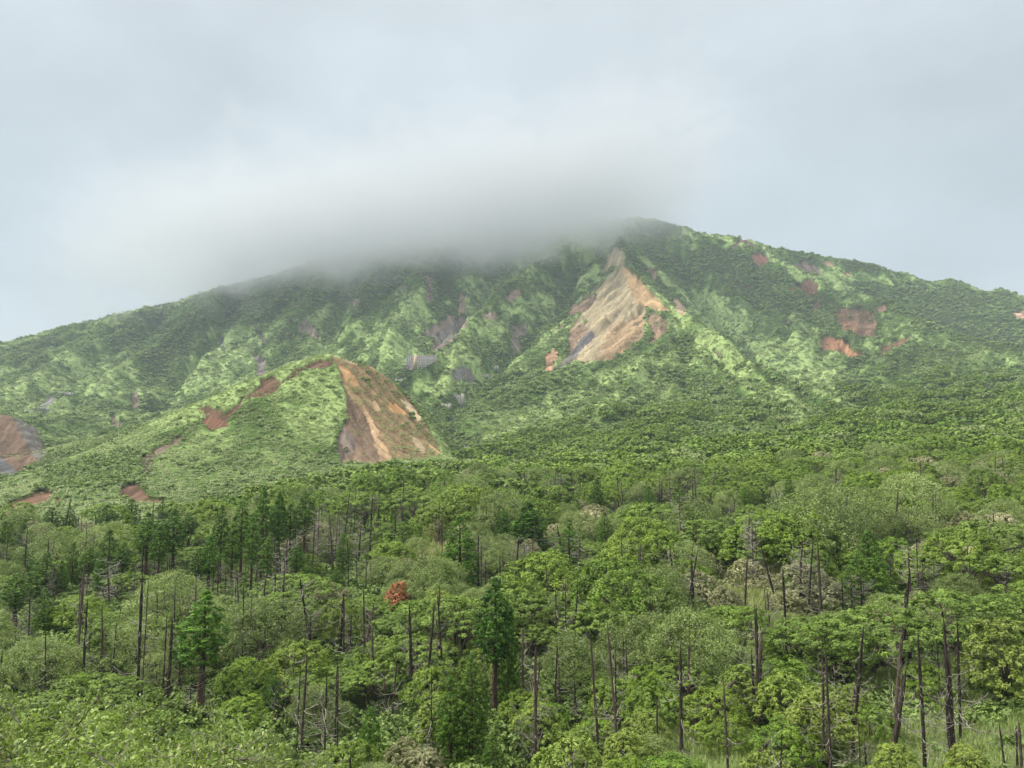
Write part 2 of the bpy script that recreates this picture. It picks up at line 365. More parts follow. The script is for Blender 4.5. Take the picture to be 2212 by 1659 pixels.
# ------------------------------------------------------------------ bare ground: where, what colour (outlines traced once, kept as marks on the ground)
def q1(x, y): return (x * .4266, 398.2 + y * .4266)
def q2(x, y): return (707.8 + .3733 * x, 398.2 + .3733 * y)
def q3(x, y): return (1459.9 + .3734 * x, 398.2 + .3734 * y)
TAN = (.262, .220, .138); TAN2 = (.29, .20, .108); ORG = (.33, .20, .10); BRN = (.120, .074, .050); BRN2 = (.20, .135, .095); DGR = (.115, .11, .115); GRY = (.25, .23, .20); RST = (.20, .085, .05); MRN = (.125, .075, .062); GBR = (.17, .14, .115)
BARE = [  # (points, colour, softness px, dmin, dmax, vegetation left on it)
 ([q2(*p) for p in [(1620,400),(1660,362),(1700,365),(1730,400),(1705,440),(1740,470),(1790,530),(1850,590),(1920,660),(1990,740),(1930,735),(1840,715),(1850,735),(1838,800),(1830,885),(1760,940),(1620,1015),(1540,1010),(1450,1060),(1380,1060),(1275,1115),(1330,1040),(1400,960),(1420,880),(1500,780),(1400,830),(1470,740),(1550,650),(1530,600),(1600,545),(1690,455),(1620,500),(1565,525),(1600,460)]], TAN, 3, 820, 1400, 0.0),
 ([q2(*p) for p in [(1700,470),(1740,470),(1850,590),(1990,740),(1900,725),(1800,680),(1740,590)]], TAN2, 3, 820, 1400, 0.0),
 ([q2(*p) for p in [(1640,800),(1830,740),(1830,880),(1760,940),(1650,1005),(1560,1000),(1600,900)]], (.29,.205,.12), 8, 820, 1300, 0.0),
 ([q2(*p) for p in [(1600,1020),(1680,960),(1790,905),(1830,885),(1760,940),(1640,1015)]], ORG, 3, 800, 1300, 0.0),
 ([q2(*p) for p in [(1275,1110),(1300,1055),(1350,1030),(1400,970),(1490,850),(1530,835),(1548,870),(1440,975),(1360,1050)]], DGR, 2, 800, 1400, 0.0),
 ([q2(*p) for p in [(1400,830),(1480,790),(1520,830),(1470,870),(1400,960),(1390,900)]], BRN2, 3, 800, 1400, 0.1),
 ([q2(*p) for p in [(1265,965),(1330,945),(1340,1000),(1300,1060),(1230,1130),(1260,1030)]], (.34,.21,.13), 3, 800, 1400, 0.05),
 ([q2(*p) for p in [(1400,700),(1470,660),(1520,620),(1555,655),(1520,700),(1450,740),(1380,790),(1310,860),(1270,890),(1330,820),(1400,760)]], BRN2, 3, 900, 1400, 0.1),
 ([q2(*p) for p in [(1855,740),(1900,735),(1980,790),(1960,850),(1900,900),(1855,935),(1880,860),(1850,800)]], BRN2, 3, 800, 1300, 0.2),
 ([q2(*p) for p in [(1830,485),(1900,475),(1915,500),(1890,560),(1860,520)]], MRN, 2, 900, 1450, 0.0),
 ([q2(*p) for p in [(1895,490),(1915,495),(1895,555),(1880,550)]], TAN, 2, 900, 1450, 0.0),
 ([q2(*p) for p in [(1990,660),(2030,660),(2070,720),(2075,775),(2030,740),(1995,700)]], (.38,.28,.19), 3, 800, 1450, 0.0),
 ([q2(*p) for p in [(1740,1265),(1800,1270),(1830,1300),(1790,1320),(1750,1295)]], BRN, 2, 500, 900, 0.1),
 # back wall
 ([q2(*p) for p in [(545,850),(640,790),(700,745),(790,760),(820,800),(760,860),(690,920),(640,940),(600,960),(620,900),(560,880)]], (.165,.125,.105), 4, 850, 1500, 0.08),
 ([q2(*p) for p in [(600,870),(700,800),(790,780),(750,850),(650,925)]], (.13,.115,.105), 4, 850, 1500, 0.0),
 ([q2(*p) for p in [(765,610),(790,620),(800,700),(790,740),(750,750),(760,680)]], (.24,.165,.135), 3, 1000, 1500, 0.1),
 ([q2(*p) for p in [(1030,650),(1060,610),(1115,595),(1120,630),(1080,670),(1040,680)]], (.20,.145,.115), 3, 1000, 1500, 0.1),
 ([q2(*p) for p in [(880,760),(930,730),(970,725),(985,790),(930,780)]], (.22,.165,.13), 3, 900, 1400, 0.1),
 ([q2(*p) for p in [(1050,820),(1110,800),(1170,800),(1165,850),(1120,880),(1110,960),(1070,980),(1060,900)]], GBR, 4, 800, 1400, 0.2),
 ([q2(*p) for p in [(715,1060),(760,1045),(800,1040),(790,1120),(740,1140),(720,1110)]], (.13,.13,.125), 3, 700, 1100, 0.25),
 ([q2(*p) for p in [(795,1050),(830,1060),(860,1130),(830,1145),(795,1140)]], (.115,.095,.095), 2, 700, 1100, 0.0),
 ([q2(*p) for p in [(560,520),(610,520),(620,640),(590,690),(570,620)]], (.17,.125,.105), 4, 1000, 1500, 0.3),
 ([q2(*p) for p in [(430,570),(480,600),(470,640),(430,600)]], (.17,.125,.105), 4, 1000, 1500, 0.2),
 ([q2(*p) for p in [(130,650),(200,640),(180,700),(130,690)]], (.15,.12,.105), 4, 1000, 1500, 0.4),
 ([q2(*p) for p in [(1290,300),(1330,290),(1360,320),(1340,335)]], (.36,.28,.17), 3, 1200, 1560, 0.1),
 ([q2(*p) for p in [(1790,240),(1850,260),(1880,300),(1810,280)]], (.09,.09,.09), 3, 1200, 1560, 0.3),
 ([q2(*p) for p in [(640,940),(720,915),(600,985),(580,975)]], (.24,.21,.18), 3, 800, 1400, 0.2),
 ([q2(*p) for p in [(660,300),(800,330),(810,400),(700,380)]], (.15,.12,.11), 6, 1200, 1560, 0.5),
 ([q1(*p) for p in [(1265,810),(1290,850),(1345,880),(1350,970),(1310,975),(1290,940),(1310,920),(1280,870)]], (.145,.125,.115), 2, 700, 1400, 0.05),
 ([q1(*p) for p in [(1255,655),(1290,690),(1340,770),(1370,820),(1340,815),(1300,750)]], (.12,.10,.095), 2, 900, 1400, 0.15),
 ([q1(*p) for p in [(1510,700),(1550,665),(1590,720),(1640,760),(1600,790),(1540,745),(1510,790)]], (.20,.155,.13), 3, 900, 1400, 0.1),
 ([q1(*p) for p in [(1105,750),(1130,770),(1145,850),(1110,800)]], (.12,.115,.11), 2, 900, 1400, 0.3),
 ([q1(*p) for p in [(665,1070),(685,1035),(705,1060),(708,1140),(665,1130)]], (.14,.105,.09), 2, 600, 1200, 0.05),
 ([q1(*p) for p in [(555,1155),(580,1160),(620,1215),(600,1225),(560,1215)]], (.14,.105,.09), 2, 600, 1200, 0.05),
 ([q1(*p) for p in [(230,1080),(280,1050),(300,1075),(250,1120),(170,1130)]], (.20,.20,.20), 3, 600, 1200, 0.1),
 ([q1(*p) for p in [(120,1135),(250,1130),(250,1155),(90,1155)]], (.22,.24,.24), 2, 600, 1200, 0.1),
 # right flank
 ([q3(*p) for p in [(320,370),(370,305),(400,305),(470,350),(440,365),(380,330),(330,370)]], (.13,.085,.07), 2, 1200, 1560, 0.05),
 ([q3(*p) for p in [(430,405),(500,390),(545,430),(520,465),(480,475),(440,430)]], (.13,.062,.048), 2, 1100, 1560, 0.0),
 ([q3(*p) for p in [(660,450),(760,440),(830,480),(840,520),(760,510),(700,480)]], (.125,.095,.085), 3, 1100, 1560, 0.15),
 ([q3(*p) for p in [(845,440),(890,440),(925,470),(860,460)]], (.30,.20,.14), 2, 1100, 1560, 0.05),
 ([q3(*p) for p in [(970,515),(990,505),(1010,520),(985,525)]], (.38,.22,.13), 1, 1100, 1560, 0.0),
 ([q3(*p) for p in [(650,600),(720,570),(760,530),(830,575),(820,630),(770,660),(740,620)]], (.12,.062,.046), 3, 1000, 1500, 0.15),
 ([q3(*p) for p in [(780,690),(860,640),(850,700),(800,740),(770,750)]], (.15,.095,.08), 3, 1000, 1500, 0.2),
 ([q3(*p) for p in [(390,600),(440,575),(440,590),(400,610)]], (.15,.085,.07), 2, 1000, 1500, 0.1),
 ([q3(*p) for p in [(610,790),(680,780),(680,800),(620,810)]], (.13,.10,.09), 2, 900, 1500, 0.1),
 ([q3(*p) for p in [(905,755),(935,715),(1010,710),(1080,710),(1150,745),(1165,800),(1140,880),(1080,880),(1000,850),(950,820),(930,775)]], (.115,.070,.048), 4, 900, 1350, 0.18),
 ([q3(*p) for p in [(950,780),(1000,780),(1050,830),(1010,850),(960,840)]], (.18,.095,.06), 3, 900, 1350, 0.05),
 ([q3(*p) for p in [(830,910),(870,865),(920,885),(980,890),(1020,950),(1100,970),(1050,1000),(990,995),(930,960),(850,970)]], (.17,.085,.052), 2, 850, 1350, 0.02),
 ([q3(*p) for p in [(915,905),(960,890),(1000,930),(1060,985),(1000,985),(960,940)]], (.28,.15,.08), 2, 850, 1350, 0.0),
 ([q3(*p) for p in [(1190,930),(1290,885),(1360,870),(1330,910),(1250,950),(1200,1000),(1155,1000)]], (.14,.075,.055), 3, 850, 1350, 0.15),
 ([q3(*p) for p in [(1155,710),(1210,690),(1225,735),(1170,735)]], (.18,.105,.085), 2, 1000, 1500, 0.05),
 ([q3(*p) for p in [(1945,740),(2014,725),(2014,775),(1960,770)]], (.36,.24,.17), 3, 900, 1500, 0.05),
 ([q3(*p) for p in [(210,950),(250,960),(290,1000),(230,980)]], (.12,.095,.08), 1, 500, 1100, 0.0),
 # near cone, right face of sand
 ([q2(*p) for p in [(75,985),(150,995),(230,1020),(300,1060),(390,1150),(470,1240),(560,1360),(650,1520),(655,1570),(480,1590),(370,1600),(280,1615),(70,1600),(50,1460),(110,1350),(115,1280),(95,1170),(75,1080),(50,1030),(5,1010),(30,980)]], (.235,.165,.092), 3, 330, 470, 0.75),
 ([q2(*p) for p in [(75,985),(150,995),(235,1020),(160,1035),(110,1020)]], (.36,.28,.17), 2, 330, 470, 0.0),
 ([q2(*p) for p in [(60,1035),(100,1040),(165,1110),(205,1170),(170,1175),(120,1130),(90,1100)]], (.38,.235,.115), 3, 330, 470, 0.05),
 ([q2(*p) for p in [(345,1245),(400,1260),(460,1320),(420,1325),(355,1290)]], (.44,.25,.11), 2, 330, 470, 0.0),
 ([q2(*p) for p in [(415,1220),(450,1240),(560,1360),(520,1360),(440,1270)]], (.46,.37,.24), 2, 330, 470, 0.02),
 ([q2(*p) for p in [(270,1235),(310,1290),(290,1320),(265,1260)]], (.36,.255,.155), 3, 330, 470, 0.1),
 ([q2(*p) for p in [(190,1270),(240,1320),(310,1440),(260,1420),(200,1310)]], (.33,.23,.135), 3, 330, 470, 0.1),
 ([q2(*p) for p in [(460,1420),(540,1480),(590,1560),(540,1540)]], (.37,.29,.18), 3, 330, 470, 0.15),
 ([q2(*p) for p in [(570,1470),(650,1540),(640,1565),(590,1510)]], (.40,.26,.145), 2, 330, 470, 0.05),
 ([q2(*p) for p in [(50,1030),(85,1080),(110,1200),(190,1290),(250,1400),(340,1520),(370,1600),(70,1600),(50,1460),(110,1350),(115,1280),(95,1170)]], (.155,.108,.075), 3, 320, 470, 0.08),
 ([q2(*p) for p in [(50,1460),(90,1390),(150,1420),(170,1520),(70,1600)]], (.125,.10,.085), 4, 320, 470, 0.04),
 ([q2(*p) for p in [(250,1400),(300,1440),(370,1560),(370,1600),(310,1600)]], (.36,.25,.15), 3, 320, 470, 0.02),
 # near cone, left face scars
 ([q1(*p) for p in [(1320,985),(1380,960),(1420,1000),(1500,930),(1620,880),(1700,900),(1650,925),(1540,940),(1440,1000),(1380,1060),(1300,1080),(1230,1080),(1210,1130),(1150,1200),(1150,1225),(1060,1250),(1020,1190),(1050,1170),(990,1130),(1060,1110),(1130,1150),(1190,1120),(1240,1060),(1320,1010)]], BRN, 2, 330, 470, 0.25),
 ([q1(*p) for p in [(1040,1180),(1090,1165),(1145,1195),(1150,1220),(1060,1245),(1025,1200)]], (.14,.075,.048), 2, 330, 470, 0.02),
 ([q1(*p) for p in [(940,1260),(900,1320),(830,1360),(770,1400),(755,1470),(720,1480),(700,1380),(770,1340),(860,1290)]], (.14,.105,.085), 3, 280, 470, 0.35),
 ([q1(*p) for p in [(610,1590),(610,1530),(680,1495),(720,1530),(760,1580),(850,1590),(790,1610),(680,1600)]], (.13,.080,.054), 2, 200, 340, 0.0),
 ([q1(*p) for p in [(0,1635),(60,1600),(160,1560),(250,1535),(270,1570),(240,1600),(130,1640),(0,1680)]], (.15,.090,.058), 2, 200, 360, 0.02),
 ([q1(*p) for p in [(270,1590),(300,1575),(315,1600),(280,1610)]], (.38,.25,.16), 2, 220, 360, 0.0),
 # mesa scarp at far left
 ([q1(*p) for p in [(-80,1140),(0,1145),(60,1165),(110,1250),(170,1360),(200,1400),(120,1435),(60,1460),(0,1500),(-80,1530)]], (.13,.088,.062), 3, 345, 580, 0.03),
 ([q1(*p) for p in [(60,1160),(150,1160),(190,1220),(240,1350),(200,1400),(150,1340),(100,1240)]], (.11,.10,.092), 3, 345, 600, 0.12),
 ([q1(*p) for p in [(-80,1360),(0,1370),(50,1400),(90,1445),(40,1490),(-80,1510)]], (.095,.095,.10), 2, 345, 580, 0.0),
 # gap in the forest
 ([(955,1150),(985,1140),(985,1165),(965,1205),(925,1215),(905,1212),(940,1180)], (.22,.155,.115), 2, 90, 260, 0.0),
]
def inpoly(u, v, P):
    c = np.zeros(u.shape, bool); n = len(P)
    for i in range(n):
        x1, y1 = P[i]; x2, y2 = P[(i + 1) % n]
        if y1 == y2: continue
        c ^= ((y1 > v) != (y2 > v)) & (u < (x2 - x1) * (v - y1) / (y2 - y1) + x1)
    return c
def streak(X, Y, k):
    gx = float(np.mean(hgt(X[k] + 12, Y[k]) - hgt(X[k] - 12, Y[k]))); gy = float(np.mean(hgt(X[k], Y[k] + 12) - hgt(X[k], Y[k] - 12)))
    l = math.hypot(gx, gy) + 1e-6; gx, gy = gx / l, gy / l
    t = X[k] * gx + Y[k] * gy; s = -X[k] * gy + Y[k] * gx + 3 * perlin(X[k] / 25, Y[k] / 25, 91)
    q = 1.0 if np.median(Y[k]) > 600 else 0.5
    return perlin(s / (4.2 * q), t / (60 * q), 92) * 0.6 + perlin(s / (11 * q), t / (90 * q), 93) * 0.8 + perlin(s / (2.2 * q), t / (30 * q), 94) * 0.35
def bare_at(X, Y, Z, want_streak=False):
    stk = np.zeros(len(X), np.float32)
    u, v = project(X, Y, Z)
    n1 = perlin(X / 9, Y / 9, 61) + 0.6 * perlin(X / 4, Y / 4, 62); n2 = perlin(X / 9 + 31, Y / 9, 63) + 0.6 * perlin(X / 4, Y / 4 + 9, 64)
    sc = F / np.maximum(Y, 60)
    col = np.zeros((len(X), 3), np.float32); w = np.zeros(len(X), np.float32); veg = np.ones(len(X), np.float32)
    for P, c, s, d0, d1, vg in BARE:
        us = [p[0] for p in P]; vs = [p[1] for p in P]
        k = np.flatnonzero((Y > d0) & (Y < d1) & (u > min(us) - 12) & (u < max(us) + 12) & (v > min(vs) - 12) & (v < max(vs) + 12))
        if len(k) == 0: continue
        uu = u[k] + n1[k] * (1.2 + s) ; vv = v[k] + n2[k] * (1.2 + s) * 0.8
        h = inpoly(uu, vv, P); kk = k[h]
        col[kk] = c; w[kk] = 1; veg[kk] = vg
        if want_streak and len(kk): stk[kk] = streak(X, Y, kk)
    return (col, w, veg, stk) if want_streak else (col, w, veg)
ZONES = [
 ([(0,1045),(150,985),(300,922),(450,858),(560,808),(640,775),(720,752),(745,772),(660,800),(560,840),(430,905),(300,965),(150,1025),(0,1085)], -.5, .35),
 ([(1450,672),(1520,700),(1640,800),(1745,895),(1720,925),(1620,855),(1500,745),(1430,700)], -.6, .3),
 ([(1385,700),(1440,690),(1480,760),(1440,860),(1380,900),(1330,900),(1380,800)], -.4, .2),  # (outline, how shrubby, how pale the grass)
 ([(1000,905),(1150,860),(1290,835),(1430,700),(1490,715),(1480,790),(1380,870),(1250,945),(1080,965),(1000,940)], -.45, .25),
 ([(1500,640),(1600,640),(1700,720),(1790,800),(1850,850),(1810,870),(1700,830),(1600,745),(1530,690)], -.5, .25),
 ([(1660,690),(1720,590),(1770,600),(1760,700),(1800,780),(1700,790)], -.3, .2),
 ([(868,815),(1000,735),(1100,640),(1110,690),(1050,760),(1000,800),(980,850),(900,850)], -.35, .12),
 ([(800,660),(870,620),(930,640),(935,690),(880,760),(820,790),(780,740)], -.35, .15),
 ([(430,720),(560,700),(590,800),(560,850),(430,880),(380,830)], -.3, .15),
 ([(0,800),(200,760),(330,790),(120,880),(0,890)], -.3, .1),
 ([(330,1070),(330,1000),(450,930),(600,870),(720,800),(748,880),(720,960),(600,1050),(420,1090)], -.35, .22),
 ([(250,690),(420,645),(560,610),(700,570),(850,540),(1000,530),(1130,530),(1100,600),(960,600),(800,610),(650,690),(480,700),(300,760)], .35, -.3),  # flank below the cloud: cloud shade put in as darker cover
 ([(1330,500),(1380,470),(1600,530),(1640,640),(1560,640),(1500,590),(1400,560),(1370,620)], .1, -.1),
 ([(1600,540),(1680,570),(1800,650),(1860,700),(1840,760),(1750,700),(1640,640)], .4, -.25),
 ([(1800,600),(2212,640),(2212,770),(2050,730),(1930,670)], .5, -.35),
 ([(1850,760),(2000,745),(2212,790),(2212,900),(1900,900),(1800,840)], .35, -.1),
 ([(1040,830),(1120,800),(1200,790),(1230,830),(1130,880),(1060,890)], .6, -.2),
 ([(1100,940),(1300,880),(1400,850),(1480,860),(1500,960),(1200,1000),(1050,990)], .5, -.1),
 ([(1400,760),(1480,720),(1560,790),(1640,850),(1740,900),(1700,930),(1500,920),(1420,860)], .15, .05),
 ([(740,775),(790,785),(840,830),(900,900),(850,900),(790,850)], .3, -.2),
 ([(60,1060),(130,1000),(270,965),(330,1010),(270,1085),(160,1095)], .8, -.3),
]
def zones_at(X, Y, Z):
    u, v = project(X, Y, Z); u = u + 16 * perlin(X / 30, Y / 30, 201); v = v + 10 * perlin(X / 30, Y / 30, 202)
    a = np.zeros(len(X)); b = np.zeros(len(X)); k = Y > 300
    for P, s, p in ZONES:
        h = inpoly(u, v, P) & k; a[h] = s; b[h] = p
    return a, b
# camera-side visibility on a fan of rays (only to skip what no one near the viewpoint could see)
VT = np.linspace(-0.95, 0.95, 700); VD = np.exp(np.linspace(math.log(40), math.log(1800), 700))
_VX = VT[None, :] * VD[:, None]; _VY = np.repeat(VD[:, None], 700, 1)
_S = hgt(_VX, _VY) / _VY; _C = np.maximum.accumulate(_S, 0)
def visible(X, Y, Z, margin=0.012):
    it = np.clip(np.round((X / Y + 0.95) / 1.9 * 699).astype(int), 0, 699); idd = np.clip(np.round(np.log(Y / 40) / math.log(45) * 699).astype(int), 0, 699)
    return (Z / Y) > _C[idd, it] - margin

# ------------------------------------------------------------------ terrain mesh
def vegcol(X, Y, Z):
    """0 = dark shrub, 1 = pale grass"""
    a = fbm(X, Y, 90, 4, 71) * 0.9 + fbm(X, Y, 14, 2, 75) * 0.35
    return np.clip(0.5 + a * 1.2, 0, 1)
def build_terrain():
    nt_, rows = 1250, []
    T = np.linspace(-0.80, 0.80, nt_)
    Yr = [-28.0]
    while Yr[-1] < 2150:
        y = Yr[-1]; Yr.append(y + (max(0.5, (y + 30) * 0.012) if y < 240 else 1.3 if y < 480 else 2.6 if y < 1540 else 40))
    Yr = np.array(Yr)
    X = T[None, :] * (Yr[:, None] + 30); Y = np.repeat(Yr[:, None], nt_, 1)
    Z = hgt(X, Y)
    Xf, Yf, Zf = X.ravel(), Y.ravel(), Z.ravel()
    col, w, veg, stk = bare_at(Xf, Yf, Zf, True)
    amp = np.clip((Yf - 40) / 200, 0.1, 1)
    Zf = Zf + amp * (fbm(Xf, Yf, 9, 2, 81) * 0.5) * (1 - w) + w * (stk * 1.5 * np.clip(Yf / 900, 0.35, 1.4) - np.where(Yf > 600, 3.2, 1.2))
    ny = len(Yr); i = np.arange(ny - 1)[:, None] * nt_ + np.arange(nt_ - 1)[None, :]; i = i.ravel()
    Fq = np.c_[i, i + 1, i + 1 + nt_, i + nt_]
    return mesh_np('terrain', np.c_[Xf, Yf, Zf], Fq, [M_GROUND], {'soil': col, 'bare': w, 'grass': np.clip(vegcol(Xf, Yf, Zf) + 1.3 * zones_at(Xf, Yf, Zf)[1] - .45 * zones_at(Xf, Yf, Zf)[0], 0, 1) * np.clip((Yf - 200) / 200, 0, 1), 'streak': stk * .5 + .5}, smooth=True)  # near wood floor darkened: leaf litter, with tree shade put into the colour
def ground_mat():
    m, nt, o = mat('ground_material')
    geo = N(nt, 'ShaderNodeNewGeometry')
    a = N(nt, 'ShaderNodeAttribute', attribute_name='soil'); b = N(nt, 'ShaderNodeAttribute', attribute_name='bare'); g = N(nt, 'ShaderNodeAttribute', attribute_name='grass'); sk_ = N(nt, 'ShaderNodeAttribute', attribute_name='streak')
    n = N(nt, 'ShaderNodeTexNoise', inp={'Scale': 0.12, 'Detail': 8.0, 'Roughness': 0.7}); L(nt, geo.outputs['Position'], n.inputs['Vector'])
    mp = N(nt, 'ShaderNodeMapping'); mp.inputs['Scale'].default_value = (0.35, 0.05, 0.05); mp.inputs['Rotation'].default_value = (0, 0, 0.5); L(nt, geo.outputs['Position'], mp.inputs[0])
    st = N(nt, 'ShaderNodeTexNoise', inp={'Scale': 1.0, 'Detail': 5.0, 'Roughness': 0.65}); L(nt, mp.outputs[0], st.inputs['Vector'])
    fine = N(nt, 'ShaderNodeTexNoise', inp={'Scale': 1.2, 'Detail': 4.0, 'Roughness': 0.7}); L(nt, geo.outputs['Position'], fine.inputs['Vector'])
    vg = ramp(nt, M(nt, 'ADD', M(nt, 'MULTIPLY', g.outputs['Fac'], 0.6), M(nt, 'MULTIPLY', n.outputs[0], 0.4)), [(0.15, (.026, .036, .012)), (0.5, (.055, .105, .020)), (0.8, (.24, .33, .12))])
    f1 = M(nt, 'ADD', M(nt, 'MULTIPLY', st.outputs[0], 1.1), M(nt, 'MULTIPLY', n.outputs[0], 0.9))
    f1 = M(nt, 'ADD', f1, M(nt, 'MULTIPLY', fine.outputs[0], 0.5)); f1 = M(nt, 'MULTIPLY', M(nt, 'SUBTRACT', f1, 0.30), M(nt, 'ADD', M(nt, 'MULTIPLY', sk_.outputs['Fac'], 1.1), 0.45))
    soil = MIXC(nt, 1.0, a.outputs['Color'], f1, 'MULTIPLY')
    c = MIXC(nt, b.outputs['Fac'], vg, soil)
    d = N(nt, 'ShaderNodeBsdfPrincipled'); d.inputs['Roughness'].default_value = 0.95; d.inputs['Specular IOR Level'].default_value = 0.1
    L(nt, c, d.inputs['Base Color'])
    bp = N(nt, 'ShaderNodeBump'); bp.inputs['Strength'].default_value = 0.7; bp.inputs['Distance'].default_value = 1.0
    L(nt, M(nt, 'ADD', n.outputs[0], M(nt, 'MULTIPLY', st.outputs[0], 0.8)), bp.inputs['Height']); L(nt, bp.outputs[0], d.inputs['Normal'])
    L(nt, d.outputs[0], o.inputs[0]); return m
M_GROUND = ground_mat()
terrain = ob('terrain', build_terrain()); tag(terrain, 'volcanic mountain slopes and valley floor with bare soil scars', 'terrain', kind='structure')
# ------------------------------------------------------------------ foliage geometry
def unit(a): return a / (np.linalg.norm(a, axis=1, keepdims=True) + 1e-9)
def leaves(P, Nn, size, rs, ratio=0.55, fold=0.0):
    """one rhombic leaf spray at each point: four corners, lying across normal Nn"""
    n = len(P); r = unit(rs.randn(n, 3)); a = unit(np.cross(Nn, r)); b = np.cross(Nn, a)
    s = size[:, None] if np.ndim(size) else size
    V = np.stack([P + a * s, P + b * s * ratio + a * s * 0.1, P - a * s, P - b * s * ratio + a * s * 0.1], 1)
    return V.reshape(-1, 3), np.arange(n * 4).reshape(n, 4)
def shell(c, r, n, rs, zlo=-0.35):
    d = unit(rs.randn(int(n * 2.2) + 8, 3)); d = d[d[:, 2] > zlo][:n]
    return np.asarray(c) + d * np.asarray(r), unit(d / np.asarray(r)), d
def crown_mesh(name, lobes, rs, m, n_clump=60, per=22, cr=0.45, leaf=0.16, up=0.5, jit=0.5, zlo=-0.3, thick=0.10, ratio=0.55, tone_amp=0.45, flatc=0.8):
    """lobes = [(centre, radii)]; each carries many small tufts, each tuft many leaf sprays; tufts buried inside another lobe are left out"""
    Ps, Ns, Ts = [], [], []
    area = [r[0] * r[1] + r[0] * r[2] for c, r in lobes]; tot = sum(area)
    for li, (c, r) in enumerate(lobes):
        k = max(6, int(n_clump * len(lobes) * area[li] / tot))
        p, nn, d = shell(c, r, k, rs, zlo)
        keep = np.ones(len(p), bool)
        for lj, (c2, r2) in enumerate(lobes):
            if lj != li: keep &= (((p - np.asarray(c2)) / np.asarray(r2)) ** 2).sum(1) > 0.72
        p, nn = p[keep], nn[keep]; k = len(p)
        if k == 0: continue
        lt = rs.rand() * 0.22
        ct = rs.rand(k) * tone_amp + lt
        off = unit(rs.randn(k * per, 3) + np.repeat(nn, per, 0) * 1.0) * (rs.rand(k * per, 1) ** 0.5) * cr * np.repeat(0.6 + 0.8 * rs.rand(k, 1), per, 0)
        off[:, 2] *= flatc
        q = np.repeat(p, per, 0) + off - np.repeat(nn, per, 0) * thick * rs.rand(k * per, 1)
        n2 = unit(unit(off) * 0.7 + np.repeat(nn, per, 0) * 0.5 + np.array([0, 0, up]) + rs.randn(k * per, 3) * jit)
        Ps.append(q); Ns.append(n2); Ts.append(np.repeat(ct, per) + rs.rand(k * per) * (1 - tone_amp - 0.2))
    P = np.concatenate(Ps); Nn = np.concatenate(Ns); T = np.concatenate(Ts)
    V, Fq = leaves(P, Nn, leaf * (0.65 + 0.7 * rs.rand(len(P))), rs, ratio)
    return mesh_np(name, V, Fq, [m], {'tone': np.repeat(np.clip(T, 0, 1), 4)})
def tube(path, radii, k=6, noise=0.0, rs=None, cap=True):
    path = np.asarray(path, float); n = len(path); V = []
    for i in range(n):
        t = path[min(i + 1, n - 1)] - path[max(i - 1, 0)]; t /= np.linalg.norm(t) + 1e-9
        a = np.cross(t, [0.31, 0.95, 0.05] if abs(t[2]) > 0.5 else [0, 0, 1.0]); a /= np.linalg.norm(a) + 1e-9; b = np.cross(t, a)
        for j in range(k):
            th = 2 * math.pi * j / k; r = radii[i] * (1 + (noise * (rs.rand() - 0.5) if rs is not None else 0))
            V.append(path[i] + (a * math.cos(th) + b * math.sin(th)) * r)
    Fq = [(i * k + j, i * k + (j + 1) % k, (i + 1) * k + (j + 1) % k, (i + 1) * k + j) for i in range(n - 1) for j in range(k)]
    V.append(path[-1]); c = n * k
    Fq += [((n - 1) * k + j, (n - 1) * k + (j + 1) % k, c, c) for j in range(k)] if False else []
    return np.array(V), np.array(Fq)
def join(parts):
    Vs, Fs, o = [], [], 0
    for V, Fq in parts: Vs.append(V); Fs.append(Fq + o); o += len(V)
    return np.concatenate(Vs), np.concatenate(Fs)
def limb(p0, p1, r0, r1, rs, n=6, wob=0.12, sag=0.0):
    p0, p1 = np.array(p0, float), np.array(p1, float); t = np.linspace(0, 1, n)[:, None]; ln = np.linalg.norm(p1 - p0)
    P = p0 + (p1 - p0) * t + (rs.randn(n, 3) * wob * ln * 0.5) * np.sin(t * math.pi); P[:, 2:] += sag * ln * np.sin(t * math.pi)
    return tube(P, np.linspace(r0, r1, n), 5)

LM = dict(
 umbrella=leaf_mat('olive_leaves', (.018, .032, .004), (.130, .225, .026), (.330, .480, .070), alt=(.155, .235, .036)),
 dome=leaf_mat('bright_green_leaves', (.014, .034, .003), (.125, .235, .016), (.330, .480, .048), alt=(.165, .235, .022)),
 pale=leaf_mat('grey_green_leaves', (.040, .058, .014), (.215, .285, .090), (.450, .525, .220), alt=(.175, .245, .066)),
 tuft=leaf_mat('yellow_green_leaves', (.020, .036, .004), (.175, .265, .034), (.430, .540, .105), alt=(.190, .240, .040)),
 blossom=leaf_mat('blossom_leaves', (.060, .075, .025), (.250, .265, .110), (.72, .67, .46), alt=(.25, .26, .14)),
 conifer=leaf_mat('conifer_needles', (.010, .034, .003), (.062, .165, .010), (.165, .330, .022), alt=(.095, .180, .014), trans=0.2),
 rust=leaf_mat('withered_rust_leaves', (.20, .070, .030), (.40, .150, .065), (.55, .25, .12), trans=0.15),
 shrubs=leaf_mat('hillside_shrub_leaves', (.030, .068, .010), (.115, .205, .030), (.260, .370, .070), alt=(.42, .49, .25), altattr='pale'),
 grassy=leaf_mat('grass_blades', (.085, .135, .030), (.200, .290, .070), (.38, .47, .17), alt=(.44, .45, .22), altattr='pale'),
 front=leaf_mat('foreground_leaves', (.045, .078, .012), (.200, .295, .055), (.450, .560, .180), trans=0.35, rough=0.38),
)
BARK = bark_mat('grey_brown_bark', (.035, .028, .022), (.085, .070, .055), (.16, .14, .115))
CHAR = bark_mat('charred_bark', (.014, .012, .011), (.046, .036, .032), (.130, .095, .078))
DEADW = bark_mat('bleached_twig_bark', (.14, .125, .105), (.30, .275, .235), (.48, .45, .40), scale=1.5)
